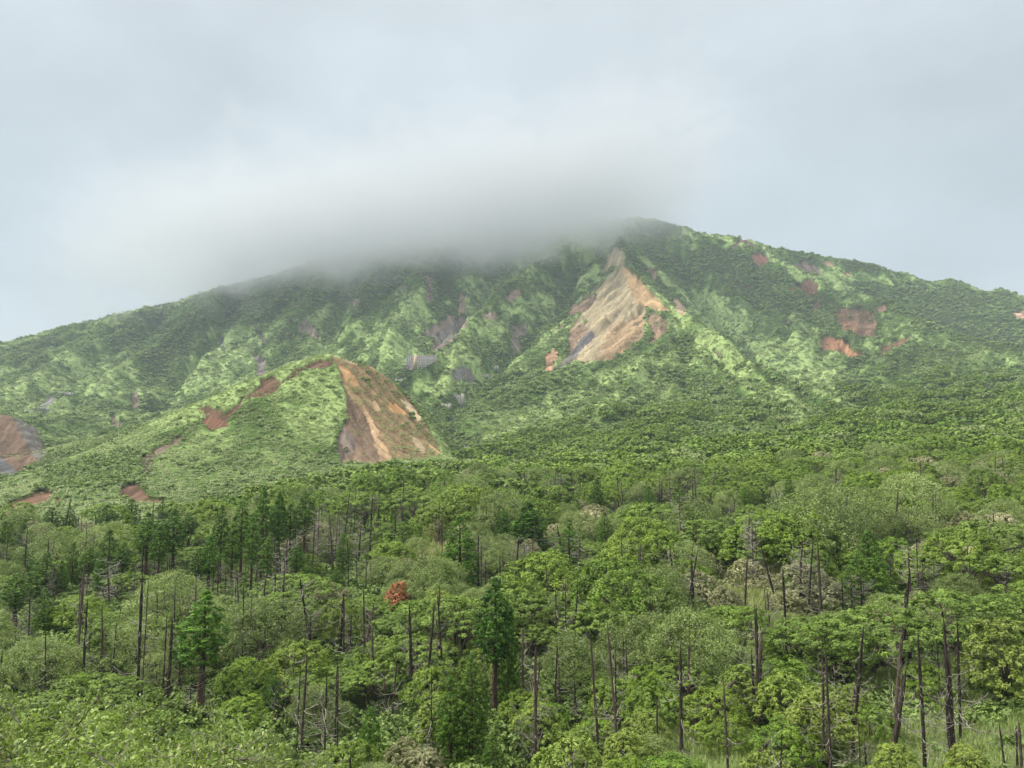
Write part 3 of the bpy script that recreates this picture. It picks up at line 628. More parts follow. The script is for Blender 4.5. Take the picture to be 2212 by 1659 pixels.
CBARK = bark_mat('brown_conifer_bark', (.03, .02, .015), (.075, .048, .036), (.14, .10, .08))

# ---- kinds of tree: a list of (crown mesh, trunk mesh, height, crown width); base at z = 0
def make_umbrella(rs, name='crown'):
    lobes = []; R = 4.6; h = 5.2
    for i in range(15):
        a = rs.rand() * 6.283; r = R * math.sqrt(rs.rand()) * 0.85; z = h * (1.0 - 0.42 * (r / R) ** 2) - 0.5 + rs.randn() * 0.15
        q = 1.2 + rs.rand() * 1.0; lobes.append(((math.cos(a) * r, math.sin(a) * r, z), (q, q, 0.38 + rs.rand() * 0.2)))
    lobes.append(((0, 0, h - 1.6), (3.4, 3.4, 1.1)))
    cm = crown_mesh(name, lobes, rs, LM['umbrella'], n_clump=36, per=42, cr=0.36, leaf=0.092, up=1.1, jit=0.32, zlo=-0.45, flatc=0.55)
    tr = [limb((0, 0, -1), (rs.randn() * .3, rs.randn() * .3, 2.4), .24, .17, rs)]
    for i in range(9):
        c = lobes[i][0]; tr.append(limb((0, 0, 1.2 + rs.rand() * 1.2), (c[0] * .9, c[1] * .9, c[2] - .2), .13, .03, rs, sag=-.08))
    return cm, join(tr), h, R * 2
def make_dome(rs, name='crown', key='dome', h=5.0, R=3.9, leaf=0.098, cr=0.40, ncl=50, per=40, lob=(1.1, 1.9), up=0.7, jit=0.32, ratio=0.6, nl=14):
    lobes = []
    for i in range(nl):
        a = i * 2.4 + rs.rand() * .6; t = ((i + .5) / nl); r = R * math.sqrt(t) * 0.72; z = h * (0.80 - 0.52 * t ** 1.3) + rs.randn() * 0.2
        q = lob[0] + rs.rand() * (lob[1] - lob[0]); lobes.append(((math.cos(a) * r, math.sin(a) * r, z), (q, q, q * (0.75 + .2 * rs.rand()))))
    lobes.append(((0, 0, h * .42), (R * .62, R * .62, h * .38)))
    cm = crown_mesh(name, lobes, rs, LM[key], n_clump=ncl, per=per, cr=cr, leaf=leaf, up=up, jit=jit, zlo=-0.35, ratio=ratio)
    tr = [limb((0, 0, -1), (rs.randn() * .2, rs.randn() * .2, h * .4), .2, .13, rs)]
    for i in range(7):
        c = lobes[i * 2 % nl][0]; tr.append(limb((0, 0, h * .12 + rs.rand()), (c[0] * .9, c[1] * .9, c[2]), .10, .03, rs))
    return cm, join(tr), h, R * 2
def make_pale(rs, name='crown'): return make_dome(rs, name, 'pale', 5.2, 3.6, leaf=0.085, cr=0.62, ncl=42, per=46, lob=(1.0, 1.9), up=0.3, jit=0.9, ratio=0.42, nl=15)
def make_tuft(rs, name='crown'): return make_dome(rs, name, 'tuft', 5.4, 2.7, leaf=0.115, cr=0.24, ncl=46, per=22, lob=(0.55, 1.05), up=0.7, jit=0.5, ratio=0.38, nl=22)
def make_blossom(rs, name='crown'): return make_dome(rs, name, 'blossom', 4.2, 3.0, leaf=0.09, cr=0.28, ncl=46, per=30, lob=(0.7, 1.3), up=0.6, jit=0.6, nl=16)
def make_conifer(rs, name='crown', h=13.0, R=1.9, bare=0.08, dens=1.0, cone=0.55, key='conifer'):
    """upright crown of drooping sprays on short limbs; bare = share of trunk without foliage"""
    lobes = []; n = int(105 * dens)
    for i in range(n):
        t = bare + (1 - bare) * (i + rs.rand()) / n; z = t * h
        env = R * min(1.0, ((1 - t) / (1 - cone)) ** 0.8 + 0.05) * (0.80 + 0.32 * rs.rand()); env *= min(1, 0.55 + (t - bare) * 4)
        a = rs.rand() * 6.283; q = 0.28 + 0.17 * env * (0.7 + .6 * rs.rand()) ; rr = max(0, env - q * .7)
        lobes.append(((math.cos(a) * rr, math.sin(a) * rr, z), (q, q, q * 1.25)))
    for i in range(9):
        t = bare + .06 + (0.9 - bare) * i / 9; e = R * min(1.0, ((1 - t) / (1 - cone)) ** 0.8 + 0.05) * .52; lobes.append(((0, 0, t * h), (e, e, h * .07)))
    for t in (0.93, 0.98): lobes.append(((0, 0, h * t), (.35, .35, .55)))
    cm = crown_mesh(name, lobes, rs, LM[key], n_clump=11, per=34, cr=0.22, leaf=0.088, up=0.25, jit=0.5, zlo=-0.75, thick=0.3, ratio=0.5, tone_amp=0.5)
    tr = [tube([(0, 0, -1), (0.03, 0, h * .3), (-.04, .05, h * .6), (0, 0, h * .97)], [.26, .2, .13, .03], 7)]
    for i in range(int(n * .3)):
        c = lobes[i][0]; tr.append(limb((0, 0, c[2] + .1), (c[0], c[1], c[2] - .1), .035, .012, rs, n=4))
    for i in range(int(26 * bare + 4)):
        z = h * (0.04 + rs.rand() * max(bare, .1)); a = rs.rand() * 6.283; l = .6 + rs.rand() * 1.1; tr.append(limb((0, 0, z), (math.cos(a) * l, math.sin(a) * l, z - .2 + .5 * rs.rand()), .025, .008, rs, n=4, sag=-.15))
    return cm, join(tr), h, R * 2
rs0 = RS(11)
KIND = {}
def reg(kind, fn, n, tm, **kw):
    KIND[kind] = []
    for i in range(n):
        cm, tr, h, w = fn(RS(hash(kind) % 1000 if False else 100 + 17 * i + len(kind) * 7), 'crown', **kw)
        KIND[kind].append((cm, mesh_np('trunk', tr[0], tr[1], [tm], smooth=True), h, w))
reg('umbrella', make_umbrella, 4, BARK)
reg('dome', make_dome, 4, BARK)
reg('pale', make_pale, 3, BARK)
reg('tuft', make_tuft, 3, BARK)
reg('blossom', make_blossom, 2, BARK)
reg('cypress', make_conifer, 3, CBARK)
reg('cypress_thin', make_conifer, 4, CBARK, h=14.0, R=1.45, bare=0.42, dens=0.72, cone=0.7)
reg('cypress_cone', make_conifer, 2, CBARK, h=10.0, R=3.1, bare=0.02, dens=1.9, cone=0.10)
reg('rust', lambda rs, name: make_dome(rs, name, 'rust', 4.6, 2.0, leaf=0.13, cr=0.35, ncl=26, per=14, lob=(.5, .95), nl=15), 1, BARK)

# ---- low-cost clumps for the hillside cover (many thousands)
def clump_mesh(name, rs, m, n=70, leaf=0.26, flat=0.75, nl=5, jit=0.5, up=.4):
    lobes = [((0, 0, .25), (.72, .72, .55 * flat + .1))] + [((math.cos(a) * .5, math.sin(a) * .5, .2 + .35 * rs.rand()), (.42, .42, .36 * flat + .1)) for a in rs.rand(nl) * 6.283]
    return crown_mesh(name, lobes, rs, m, n_clump=max(3, n // (6 * (nl + 1))), per=6, cr=0.2, leaf=leaf, up=up, jit=jit, zlo=-0.2, thick=.1, ratio=.6, tone_amp=.5)
def tuft_mesh(name, rs, m, n=46, hh=1.0, w=0.035, spread=0.8, seg=3):
    V, Fq, T = [], [], []
    for i in range(n):
        a = rs.rand() * 6.283; b0 = rs.randn(2) * .18; l = hh * (.6 + .6 * rs.rand()); sp = spread * (.2 + .9 * rs.rand()); d = np.array([math.cos(a), math.sin(a)]); s = np.array([-d[1], d[0], 0]); t0 = rs.rand(); o = len(V)
        for j in range(seg + 1):
            t = j / seg; p = np.array([b0[0] + d[0] * sp * l * t ** 1.6, b0[1] + d[1] * sp * l * t ** 1.6, l * (t - .38 * sp * t * t * 1.3)]); ww = w * (1 - t * .85)
            V += [p - s * ww, p + s * ww]; T += [t0, t0]
        for j in range(seg): Fq.append((o + 2 * j, o + 2 * j + 1, o + 2 * j + 3, o + 2 * j + 2))
    return mesh_np(name, V, Fq, [m], {'tone': T})

# ---- scatter of shared meshes over points (used only for what nobody could count)
def scatter(name, P, scale, rot, idx, pale, meshes, label, cat):
    me = bpy.data.meshes.new(name); n = len(P); me.vertices.add(n); me.vertices.foreach_set('co', np.asarray(P, np.float32).ravel())
    for nm, a, ty in (('sc', scale, 'FLOAT'), ('rz', rot, 'FLOAT'), ('pale', pale, 'FLOAT')):
        at = me.attributes.new(nm, ty, 'POINT'); at.data.foreach_set('value', np.asarray(a, np.float32))
    at = me.attributes.new('idx', 'INT', 'POINT'); at.data.foreach_set('value', np.asarray(idx, np.int32))
    me.update(); o = ob(name, me); tag(o, label, cat, kind='stuff')
    g = bpy.data.node_groups.new(name + '_nodes', 'GeometryNodeTree')
    g.interface.new_socket('Geometry', in_out='INPUT', socket_type='NodeSocketGeometry'); g.interface.new_socket('Geometry', in_out='OUTPUT', socket_type='NodeSocketGeometry')
    gi = g.nodes.new('NodeGroupInput'); go = g.nodes.new('NodeGroupOutput')
    j = g.nodes.new('GeometryNodeJoinGeometry')
    def attr(nm, t='FLOAT'):
        a = g.nodes.new('GeometryNodeInputNamedAttribute'); a.data_type = t; a.inputs[0].default_value = nm; return a.outputs[0]
    xyz = g.nodes.new('ShaderNodeCombineXYZ'); g.links.new(attr('rz'), xyz.inputs[2])
    for k, m in enumerate(meshes):
        src = bpy.data.objects.new(name + '_clump', m)
        oi = g.nodes.new('GeometryNodeObjectInfo'); oi.inputs[0].default_value = src; oi.inputs['As Instance'].default_value = True
        cmpn = g.nodes.new('FunctionNodeCompare'); cmpn.data_type = 'INT'; cmpn.operation = 'EQUAL'
        ii = [s for s in cmpn.inputs if s.type == 'INT']; g.links.new(attr('idx', 'INT'), ii[0]); ii[1].default_value = k
        ip = g.nodes.new('GeometryNodeInstanceOnPoints')
        g.links.new(gi.outputs[0], ip.inputs['Points']); g.links.new(cmpn.outputs[0], ip.inputs['Selection']); g.links.new(oi.outputs['Geometry'], ip.inputs['Instance'])
        g.links.new(xyz.outputs[0], ip.inputs['Rotation']); g.links.new(attr('sc'), ip.inputs['Scale']); g.links.new(ip.outputs[0], j.inputs[0])
    g.links.new(j.outputs[0], go.inputs[0])
    md = o.modifiers.new('scatter', 'NODES'); md.node_group = g
    return o
# ------------------------------------------------------------------ hillside cover
def slope_at(x, y):
    return np.hypot((hgt(x + 6, y) - hgt(x - 6, y)) / 12, (hgt(x, y + 6) - hgt(x, y - 6)) / 12)
rs = RS(77)
CL = [clump_mesh('shrub_clump', RS(i + 3), LM['shrubs'], n=90, leaf=.24) for i in range(3)] + [clump_mesh('grass_clump', RS(i + 9), LM['shrubs'], n=84, leaf=.20, flat=.9, nl=4, jit=.6, up=.8) for i in range(2)]
def in_forest(X, Y, u):
    """the wooded valley floor: near edge of the cone on the left, further up the apron on the right"""
    lim = np.interp(u, [-400, 0, 400, 700, 800, 1000, 1100, 1400, 1800, 2300, 3000], [212, 214, 222, 262, 315, 345, 360, 420, 470, 520, 560])
    return Y < lim
def hill_points(d0, d1, spacing):
    tl = 0.72
    area = tl * (d1 * d1 - d0 * d0); n = int(area / spacing ** 2)
    Y = np.sqrt(d0 * d0 + (d1 * d1 - d0 * d0) * rs.rand(n)); X = (rs.rand(n) * 2 - 1) * tl * Y
    Z = hgt(X, Y); k = visible(X, Y, Z); X, Y, Z = X[k], Y[k], Z[k]
    u, v = project(X, Y, Z); k = ~in_forest(X, Y, u); X, Y, Z, u, v = X[k], Y[k], Z[k], u[k], v[k]
    c, w, veg = bare_at(X, Y, Z); k = (w < .5) | (rs.rand(len(X)) < veg * (0.35 + 1.2 * (perlin(X / 7, Y / 7, 99) > 0.0)))
    return X[k], Y[k], Z[k], u[k], w[k]
parts = []
for d0, d1, sp, s0 in ((205, 330, 1.25, .85), (330, 420, 1.35, .92), (420, 560, 1.7, 1.15), (560, 760, 2.2, 1.5), (760, 1000, 2.9, 1.9), (1000, 1250, 3.6, 2.3), (1250, 1530, 4.4, 2.7)):
    X, Y, Z, u, w = hill_points(d0, d1, sp); n = len(X)
    g = vegcol(X, Y, Z) + 0.0
    big = fbm(X, Y, 45, 3, 111) + 0.5 * perlin(X / 8, Y / 8, 112)
    cone = (Y < 470) & (X < -20)
    apron = (Y > 400) & (Y < 760) & (X > 20)
    gi = (np.clip(((Y - GY0) / ST).astype(int), 0, NY - 1), np.clip(((X - GX0) / ST).astype(int), 0, NX - 1))
    za, zb = zones_at(X, Y, Z)
    # dark shrubs gather in gullies and in patches; pale grass elsewhere
    lap = HB[np.clip(((Y - GY0) / ST).astype(int), 0, NY - 1), np.clip(((X - GX0) / ST).astype(int), 0, NX - 1)] - Z
    shr = (.62 * big + np.clip(lap, -6, 6) * 0.075 + np.where(cone, -0.30, 0.0) + np.where(apron, 0.04, 0.0) + np.where(Y > 900, .06, 0) + za + np.where(Y > 600, .5 * np.exp(-(LA[gi] / .3) ** 2) + .35 * np.exp(-(LC[gi] / .3) ** 2) - .30, 0)) > 0.24
    shr |= rs.rand(n) < np.where(cone, .05, .10)
    idx = np.where(shr, rs.randint(0, 3, n), 3 + rs.randint(0, 2, n))
    sc = s0 * np.where(shr, (.85 + 1.3 * rs.rand(n) ** 2) * np.where(apron, 1.35, 1), .66 + .40 * rs.rand(n)) * np.where(w > .5, .8, 1)
    pale = np.clip(np.where(shr, .02 + .30 * rs.rand(n) * np.where(cone, 1, .8), .36 + .42 * g + 1.2 * zb + np.where(cone, .14, 0) - np.where(Y > 700, .14, 0) - np.clip(lap, -5, 5) * .035 + .20 * rs.randn(n)), 0, 1)
    parts.append((np.c_[X, Y, Z - sc * .12], sc, rs.rand(n) * 6.28, idx, pale))
cat_ = [np.concatenate([p[i] for p in parts]) for i in range(5)]
0 and print('hill clumps', len(cat_[0]))
scatter('hillside_shrubs', *cat_, CL, 'green shrubs and grass covering the mountain slopes', 'shrubs')
# ------------------------------------------------------------------ the forest: every tree a thing of its own
def c4(x, y): return (.3866 * x, 1017.5 + .3866 * y)
def c5(x, y): return (575.1 + .4135 * x, 973.3 + .4135 * y)
def c6(x, y): return (1106 + .4135 * x, 973.3 + .4135 * y)
def c7(x, y): return (1636.9 + .4135 * x, 973.3 + .4135 * y)
ITEMS = []            # things standing in the forest: dict(kind, X, Y, Z, h, w, u, vt, vb)
rf = RS(2024)
def add_item(kind, X, Y, h, w, lean=0.0, leandir=0.0, manual=True, **kw):
    Z = float(hgt(X, Y)); ut, vt = project(np.array([X]), np.array([Y]), np.array([Z + h])); ub, vb = project(np.array([X]), np.array([Y]), np.array([Z]))
    it = dict(kind=kind, X=X, Y=Y, Z=Z, h=h, w=w, lean=lean, leandir=leandir, u=float(ut[0]), vt=float(vt[0]), vb=float(vb[0]), pw=w * F / Y, manual=manual, **kw)
    ITEMS.append(it); return it
def put_base(kind, u, vt, vb, wpx=None, **kw):
    """a tree whose foot shows (or nearly) at (u, vb) and whose tip is at vt"""
    hit = ray_hit(u, vb)
    if hit is None: return None
    X, Y, Z = hit; h = 0
    for _ in range(3):
        zt = W(u, vt, Y)[2]; h = zt - Z
    w = (wpx or 20) * Y / F
    return add_item(kind, X, Y, h, w, **kw)
def put_crown(kind, u, vt, wpx, **kw):
    """a broad tree of which only the crown shows: its top at (u, vt), wpx wide; the distance is where such a tree stands on the ground"""
    _, _, hh, ww = KIND[kind][0]; asp = hh / ww * kw.pop('asp', 1.0)
    D = np.linspace(45, 420, 800); h = asp * wpx * D / F; x, _, z = zip(*[W(u, vt, d) for d in D]); x = np.array(x); z = np.array(z)
    g = z - h - hgt(x, D); s = np.flatnonzero(np.sign(g[:-1]) != np.sign(g[1:]))
    if len(s) == 0: return None
    i = s[0]; return add_item(kind, float(x[i]), float(D[i]), float(h[i]), wpx * float(D[i]) / F, **kw)

# --- conifers read off the photograph: (helper, x, y top, y foot, crown width px of the crop, kind)
CON = [(c5,1010,345,740,190,'cypress'),(c5,1195,670,1400,190,'cypress_thin'),(c5,1265,800,1380,120,'cypress'),(c5,1070,1060,1659,190,'cypress'),(c5,960,1180,1659,170,'cypress'),(c7,590,425,805,285,'cypress_cone'),
 (c4,1120,680,1345,260,'cypress_thin'),(c4,1000,880,1240,110,'cypress_thin'),(c5,1370,270,520,190,'cypress'),(c6,80,270,520,200,'cypress_cone'),(c6,445,150,330,90,'cypress'),(c6,715,185,300,100,'cypress_cone'),(c6,485,320,520,80,'cypress'),(c6,300,380,620,120,'cypress'),
 (c7,170,130,300,100,'cypress_cone'),(c6,1220,190,320,90,'cypress_cone'),
 (c4,730,155,330,95,'cypress'),(c4,903,165,300,60,'cypress'),(c4,590,190,360,130,'cypress'),(c4,385,200,330,70,'cypress'),(c4,285,205,350,120,'cypress'),(c4,810,235,620,130,'cypress_thin'),(c4,960,215,620,130,'cypress_thin'),(c4,1050,235,430,90,'cypress_thin'),(c4,600,330,620,140,'cypress'),
 (c4,1225,195,640,90,'cypress_thin'),(c4,1340,165,620,110,'cypress_thin'),(c4,1290,320,650,100,'cypress_thin'),(c4,1455,100,620,100,'cypress_thin'),(c4,1550,120,600,90,'cypress_thin'),(c4,1490,370,700,90,'cypress_thin'),(c4,1160,360,720,110,'cypress_thin'),(c4,1100,430,720,90,'cypress_thin'),
 (c4,490,430,660,110,'cypress_thin'),(c4,250,460,700,170,'cypress'),(c4,130,440,640,120,'cypress'),(c4,75,570,900,150,'cypress_thin'),(c4,235,655,920,120,'cypress'),(c4,20,280,480,70,'cypress'),(c4,400,400,640,80,'cypress'),(c4,130,270,420,70,'cypress'),
 (c4,680,400,640,100,'cypress_thin'),(c4,560,460,680,90,'cypress'),(c4,880,300,640,90,'cypress_thin'),(c4,1400,260,690,90,'cypress_thin'),(c4,335,500,700,90,'cypress'),
 (c5,55,225,600,90,'cypress_thin'),(c5,120,280,600,90,'cypress_thin'),(c5,195,220,560,110,'cypress_thin'),(c5,155,480,700,80,'cypress_thin'),(c5,400,435,640,80,'cypress'),(c5,365,610,720,90,'cypress'),(c5,20,430,700,80,'cypress_thin'),(c5,215,540,740,70,'cypress'),
 (c5,30,1150,1420,90,'cypress'),(c5,540,1340,1659,180,'cypress_cone'),(c5,1240,300,500,90,'cypress'),(c6,890,200,300,70,'cypress'),(c5,1180,1480,1700,150,'cypress_cone')]
for fn, x, yt, yb, wc, kd in CON:
    u, vt = fn(x, yt); _, vb = fn(x, yb + 12); sc = .3866 if fn is c4 else .4135
    put_base(kd, u, vt, vb, wc * sc)
# --- charred and bare dead trunks
DT = [(c4,[(415,500,1150,24),(433,600,900,12),(265,880,1160,12),(548,870,1150,12),(570,750,1150,13),(622,830,1150,12),(768,560,1240,26),(792,600,1225,12),(885,635,860,12),(905,800,1300,14),(728,600,850,10),(155,680,980,14),(40,740,930,12),(80,800,960,10),(1135,1000,1340,13),(1060,1180,1345,12),(1530,1180,1440,14),(292,510,700,12),(478,560,730,11),(610,560,640,9),(945,470,620,10),(860,470,590,8),(930,480,620,8),(980,600,770,8),(1215,490,720,12),(1185,520,700,10),(1335,520,740,11),(1310,560,740,9),(1360,600,770,9),(1400,650,780,8),(1475,240,560,10),(1425,330,620,9),(1440,500,740,9),(740,480,700,9),(650,640,720,8),(5,980,1100,10),(75,960,1090,8),(260,600,760,8),(1255,560,740,8),(1095,560,720,8),(1525,350,690,9),(115,370,480,7),(30,380,520,8),(430,250,340,6),(478,270,420,8),(450,240,350,6),(520,330,410,6)]),
 (c5,[(95,540,760,13),(45,560,760,10),(270,250,590,10),(325,300,570,8),(352,300,580,8),(405,210,440,9),(460,200,340,7),(490,250,500,9),(537,220,550,15),(668,300,550,12),(712,140,310,9),(435,450,710,9),(475,560,690,8),(520,550,720,8),(555,560,710,8),(405,750,1070,16),(440,850,1060,12),(182,1060,1550,20),(160,1120,1530,12),(300,1150,1650,16),(352,1060,1610,17),(370,1130,1650,12),(625,1130,1350,9),(655,1090,1380,13),(862,1130,1340,10),(575,1080,1190,10),(1110,1000,1280,12),(1335,900,1300,18),(1320,1000,1260,10),(1105,550,700,9),(1125,470,710,10),(1145,560,700,7),(915,470,570,9),(955,480,560,7),(1225,540,690,9),(1320,490,590,7),(1350,490,600,7),(430,1580,1690,9),(300,230,320,6),(585,190,330,6),(745,190,260,5),(850,160,250,6),(500,190,300,6),(565,210,360,7),(235,860,960,9),(650,170,260,6),(380,320,560,8),(440,280,420,8),(240,380,560,8),(90,1080,1250,10),(130,1000,1160,8)]),
 (c6,[(45,120,200,7),(80,170,240,6),(103,150,220,5),(118,160,240,5),(180,150,280,9),(228,120,260,11),(258,110,230,7),(322,100,230,8),(275,200,270,6),(535,260,330,7),(555,130,280,10),(575,150,270,8),(775,130,260,8),(833,90,310,9),(900,140,220,7),(950,170,320,12),(970,170,320,11),(1000,250,320,8),(940,220,310,7),(1230,290,510,13),(580,440,580,12),(675,450,650,13),(690,490,660,10),(665,480,640,8),(200,560,770,9),(235,690,930,14),(265,650,930,10),(280,660,940,10),(322,640,810,11),(220,470,580,7),(205,450,560,6),(50,900,1290,16),(62,950,1260,10),(120,1000,1650,26),(105,1060,1600,12),(182,1030,1150,10),(225,1000,1310,14),(250,1050,1290,12),(330,1180,1380,10),(455,950,1600,22),(565,880,1650,20),(550,1000,1600,12),(590,960,1290,12),(610,970,1270,12),(762,1270,1630,14),(885,995,1590,28),(923,1015,1350,20),(918,860,1060,10),(830,850,980,11),(1135,1190,1690,18),(1262,1030,1310,20),(1297,790,1390,22),(1345,710,990,10),(325,1500,1690,12),(372,1560,1690,9),(1385,1440,1690,14),(60,480,590,7),(40,500,600,6),(75,480,580,6),(450,530,600,6),(345,1300,1400,7),(1140,280,360,6),(1160,250,370,6),(1280,360,480,7)]),
 (c7,[(157,600,1050,20),(70,720,990,12),(12,800,1350,16),(345,1000,1650,20),(387,1000,1690,22),(878,930,1690,26),(1030,870,1690,34),(1062,870,1500,22),(1045,960,1690,16),(1012,1250,1690,16),(1300,1420,1690,20),(1350,1430,1690,12),(1385,1390,1690,22),(905,200,320,8),(930,210,320,7),(1133,250,320,8),(1122,555,740,12),(867,570,745,10),(915,555,745,10),(882,600,740,7),(700,520,720,9),(445,640,870,14),(497,630,870,14),(545,640,870,16),(562,660,860,12),(605,370,470,7),(830,420,500,6),(570,1500,1690,12),(540,1380,1690,10),(960,950,1300,10),(410,1080,1300,10),(1290,590,730,6),(240,1380,1660,9)])]
TR = []
for fn, lst in DT:
    for x, yt, yb, wd in lst:
        u, vt = fn(x, yt); _, vb = fn(x, yb); sc = .3866 if fn is c4 else .4135
        u += rf.randn() * .5; vb2 = vb + 6 + .08 * (vb - vt)
        it = put_base('dead', u, vt, vb2, wd * sc * .62, lean=rf.randn() * .018, leandir=rf.rand() * 6.28)
        if it: it['burnt'] = True
# leaning ones: foot and tip read separately
LEAN = [(c7,(490,1655),(582,900),20),(c7,(480,1450),(520,1200),15),(c7,(705,1500),(782,895),22),(c7,(690,1640),(800,1130),28),(c7,(735,1560),(775,1150),16),(c7,(703,515),(748,195),14),(c6,(1165,1210),(1248,915),14),(c6,(1150,1215),(1202,975),10),(c6,(1262,1400),(1322,925),26),(c6,(1270,1380),(1318,1090),16),(c4,(605,740),(560,640),9),(c4,(1390,700),(1420,640),8),(c4,(455,940),(475,890),10)]
for fn, b, t, wd in LEAN:
    u, v = fn(*b); ut, vt = fn(*t); hit = ray_hit(u, v + 8)
    if hit:
        tipx = (ut - u) * hit[1] / F; it = put_base('dead', u, vt, v + 8, wd * .4135 * .85); it['lean'] = tipx / max(it['h'], 1); it['leandir'] = 0.0; it['burnt'] = True
# --- broad trees whose crowns can be told apart: (u, v top, width, kind)
BR = [(600,1280,190,'umbrella'),(740,1262,270,'umbrella'),(1000,1285,240,'umbrella'),(1120,1275,210,'umbrella'),(893,1370,190,'umbrella'),(905,1310,190,'umbrella'),(650,1395,170,'dome'),(700,1440,160,'umbrella'),(830,1500,190,'dome'),(880,1545,250,'pale'),(800,1430,150,'umbrella'),(960,1480,130,'tuft'),(760,1610,140,'dome'),(690,1490,130,'pale'),
 (1900,1310,270,'umbrella'),(2040,1268,270,'umbrella'),(1780,1330,220,'umbrella'),(2165,1325,190,'tuft'),(2150,1280,190,'umbrella'),(1850,1370,170,'umbrella'),(1330,1222,230,'dome'),(1410,1232,190,'pale'),(1180,1205,190,'dome'),(1245,1170,150,'dome'),(1650,1108,200,'dome'),(1690,1125,170,'dome'),(1740,1100,170,'dome'),(1600,1160,150,'umbrella'),
 (1385,1335,170,'pale'),(1500,1320,200,'pale'),(1565,1375,150,'pale'),(1250,1385,150,'pale'),(1440,1400,150,'umbrella'),(1300,1300,190,'umbrella'),(1130,1260,140,'umbrella'),(1150,1340,140,'umbrella'),(1340,1370,110,'pale'),
 (1735,1215,150,'blossom'),(1510,1232,110,'blossom'),(1570,1270,100,'blossom'),(975,1348,70,'blossom'),(1700,1280,100,'blossom'),(1615,1210,100,'blossom'),(1060,1130,90,'blossom'),(2010,1165,110,'blossom'),(1480,1180,120,'pale'),
 (1755,1062,200,'pale'),(1845,1055,170,'pale'),(1785,1095,150,'pale'),(1950,1095,120,'pale'),(1425,1085,180,'umbrella'),(1480,1090,150,'pale'),(1500,1120,180,'umbrella'),(1390,1130,150,'dome'),(1340,1180,150,'dome'),(1430,1150,160,'dome'),(2140,1120,220,'umbrella'),(2080,1150,180,'dome'),(2160,1190,170,'umbrella'),(1990,1190,120,'dome'),(2020,1080,120,'umbrella'),
 (1222,1572,170,'tuft'),(1165,1500,120,'tuft'),(1395,1520,110,'tuft'),(1360,1560,120,'tuft'),(1700,1560,150,'dome'),(1660,1610,150,'tuft'),(1765,1470,170,'tuft'),(1700,1440,140,'tuft'),(1330,1470,130,'dome'),(1545,1490,150,'dome'),(1480,1430,140,'umbrella'),(1600,1430,110,'tuft'),(1880,1530,120,'dome'),(1930,1600,110,'tuft'),(2000,1440,120,'dome'),(1640,1380,110,'dome'),(1390,1440,110,'dome'),(1280,1450,110,'umbrella'),(1420,1600,120,'pale'),(1560,1560,110,'dome'),(1810,1400,120,'umbrella'),(2190,1450,110,'umbrella'),(2085,1600,110,'tuft'),
 (365,1240,170,'pale'),(570,1300,180,'pale'),(110,1385,160,'pale'),(200,1355,150,'dome'),(300,1345,140,'pale'),(50,1400,140,'umbrella'),(250,1320,110,'umbrella'),(480,1330,130,'pale'),(380,1400,120,'dome'),(170,1290,110,'dome'),(215,1225,110,'umbrella'),(500,1390,140,'pale'),(560,1430,140,'pale'),(340,1320,110,'umbrella'),(60,1155,150,'pale'),(120,1150,130,'pale'),(440,1145,130,'pale'),(230,1140,130,'pale'),(620,1120,160,'pale'),(860,1230,150,'umbrella'),(950,1215,140,'pale'),(640,1240,150,'umbrella'),(790,1060,150,'umbrella'),(900,1050,160,'umbrella'),(1010,1050,150,'dome'),(1080,1065,130,'pale'),(950,1090,120,'dome'),(870,1130,110,'dome'),(840,1170,110,'dome'),(1130,1090,140,'dome'),(1010,1035,100,'pale'),(1180,1050,140,'dome'),(1250,1040,150,'dome'),(1330,1040,160,'pale'),(1400,1020,150,'pale'),(1560,1060,190,'umbrella'),(1640,1040,170,'umbrella'),(1960,1040,170,'pale'),(1540,1130,150,'umbrella')]
it = put_base('rust', 857, 1252, 1326, 52); it['label'] = 'withered rust red tree standing out among the green crowns'
KEEP = [i for i in ITEMS if i['kind'] != 'dead']; TRUNKS = [i for i in ITEMS if i['kind'] == 'dead']
for u, vt, w, kd in BR:
    it = put_crown(kd, u, vt, w)
    if it is None: continue
    for k in KEEP:
        if it['Y'] - it['w'] * .5 < k['Y'] + k['w'] * .4 and abs(it['u'] - k['u']) < w * .42 + k['pw'] * .3 and it['vt'] + w * .55 > k['vt'] and it['vt'] + w * .05 < k['vt'] + (k['vb'] - k['vt']) * (.85 if k['kind'] == 'rust' else .5): ITEMS.remove(it); break
    else:
        for k in TRUNKS:         # a trunk seen whole stands in front of the crown it crosses
            if it['Y'] < k['Y'] and abs(it['u'] - k['u']) < w * .42 and it['vt'] < k['vt'] + (k['vb'] - k['vt']) * .5 and k['Y'] - it['Y'] < 32 and k['lean'] < .1:
                Yn = it['Y'] - it['w'] * .42; zt = k['Z'] + k['h']; xt = k['X'] * Yn / k['Y']; ztn = zt * Yn / k['Y']; zn = float(hgt(xt, Yn))
                if ztn - zn > 2: k.update(w=k['w'] * Yn / k['Y'], X=xt, Y=Yn, Z=zn, h=ztn - zn, vb=float(project(np.array([xt]), np.array([Yn]), np.array([zn]))[1][0]))
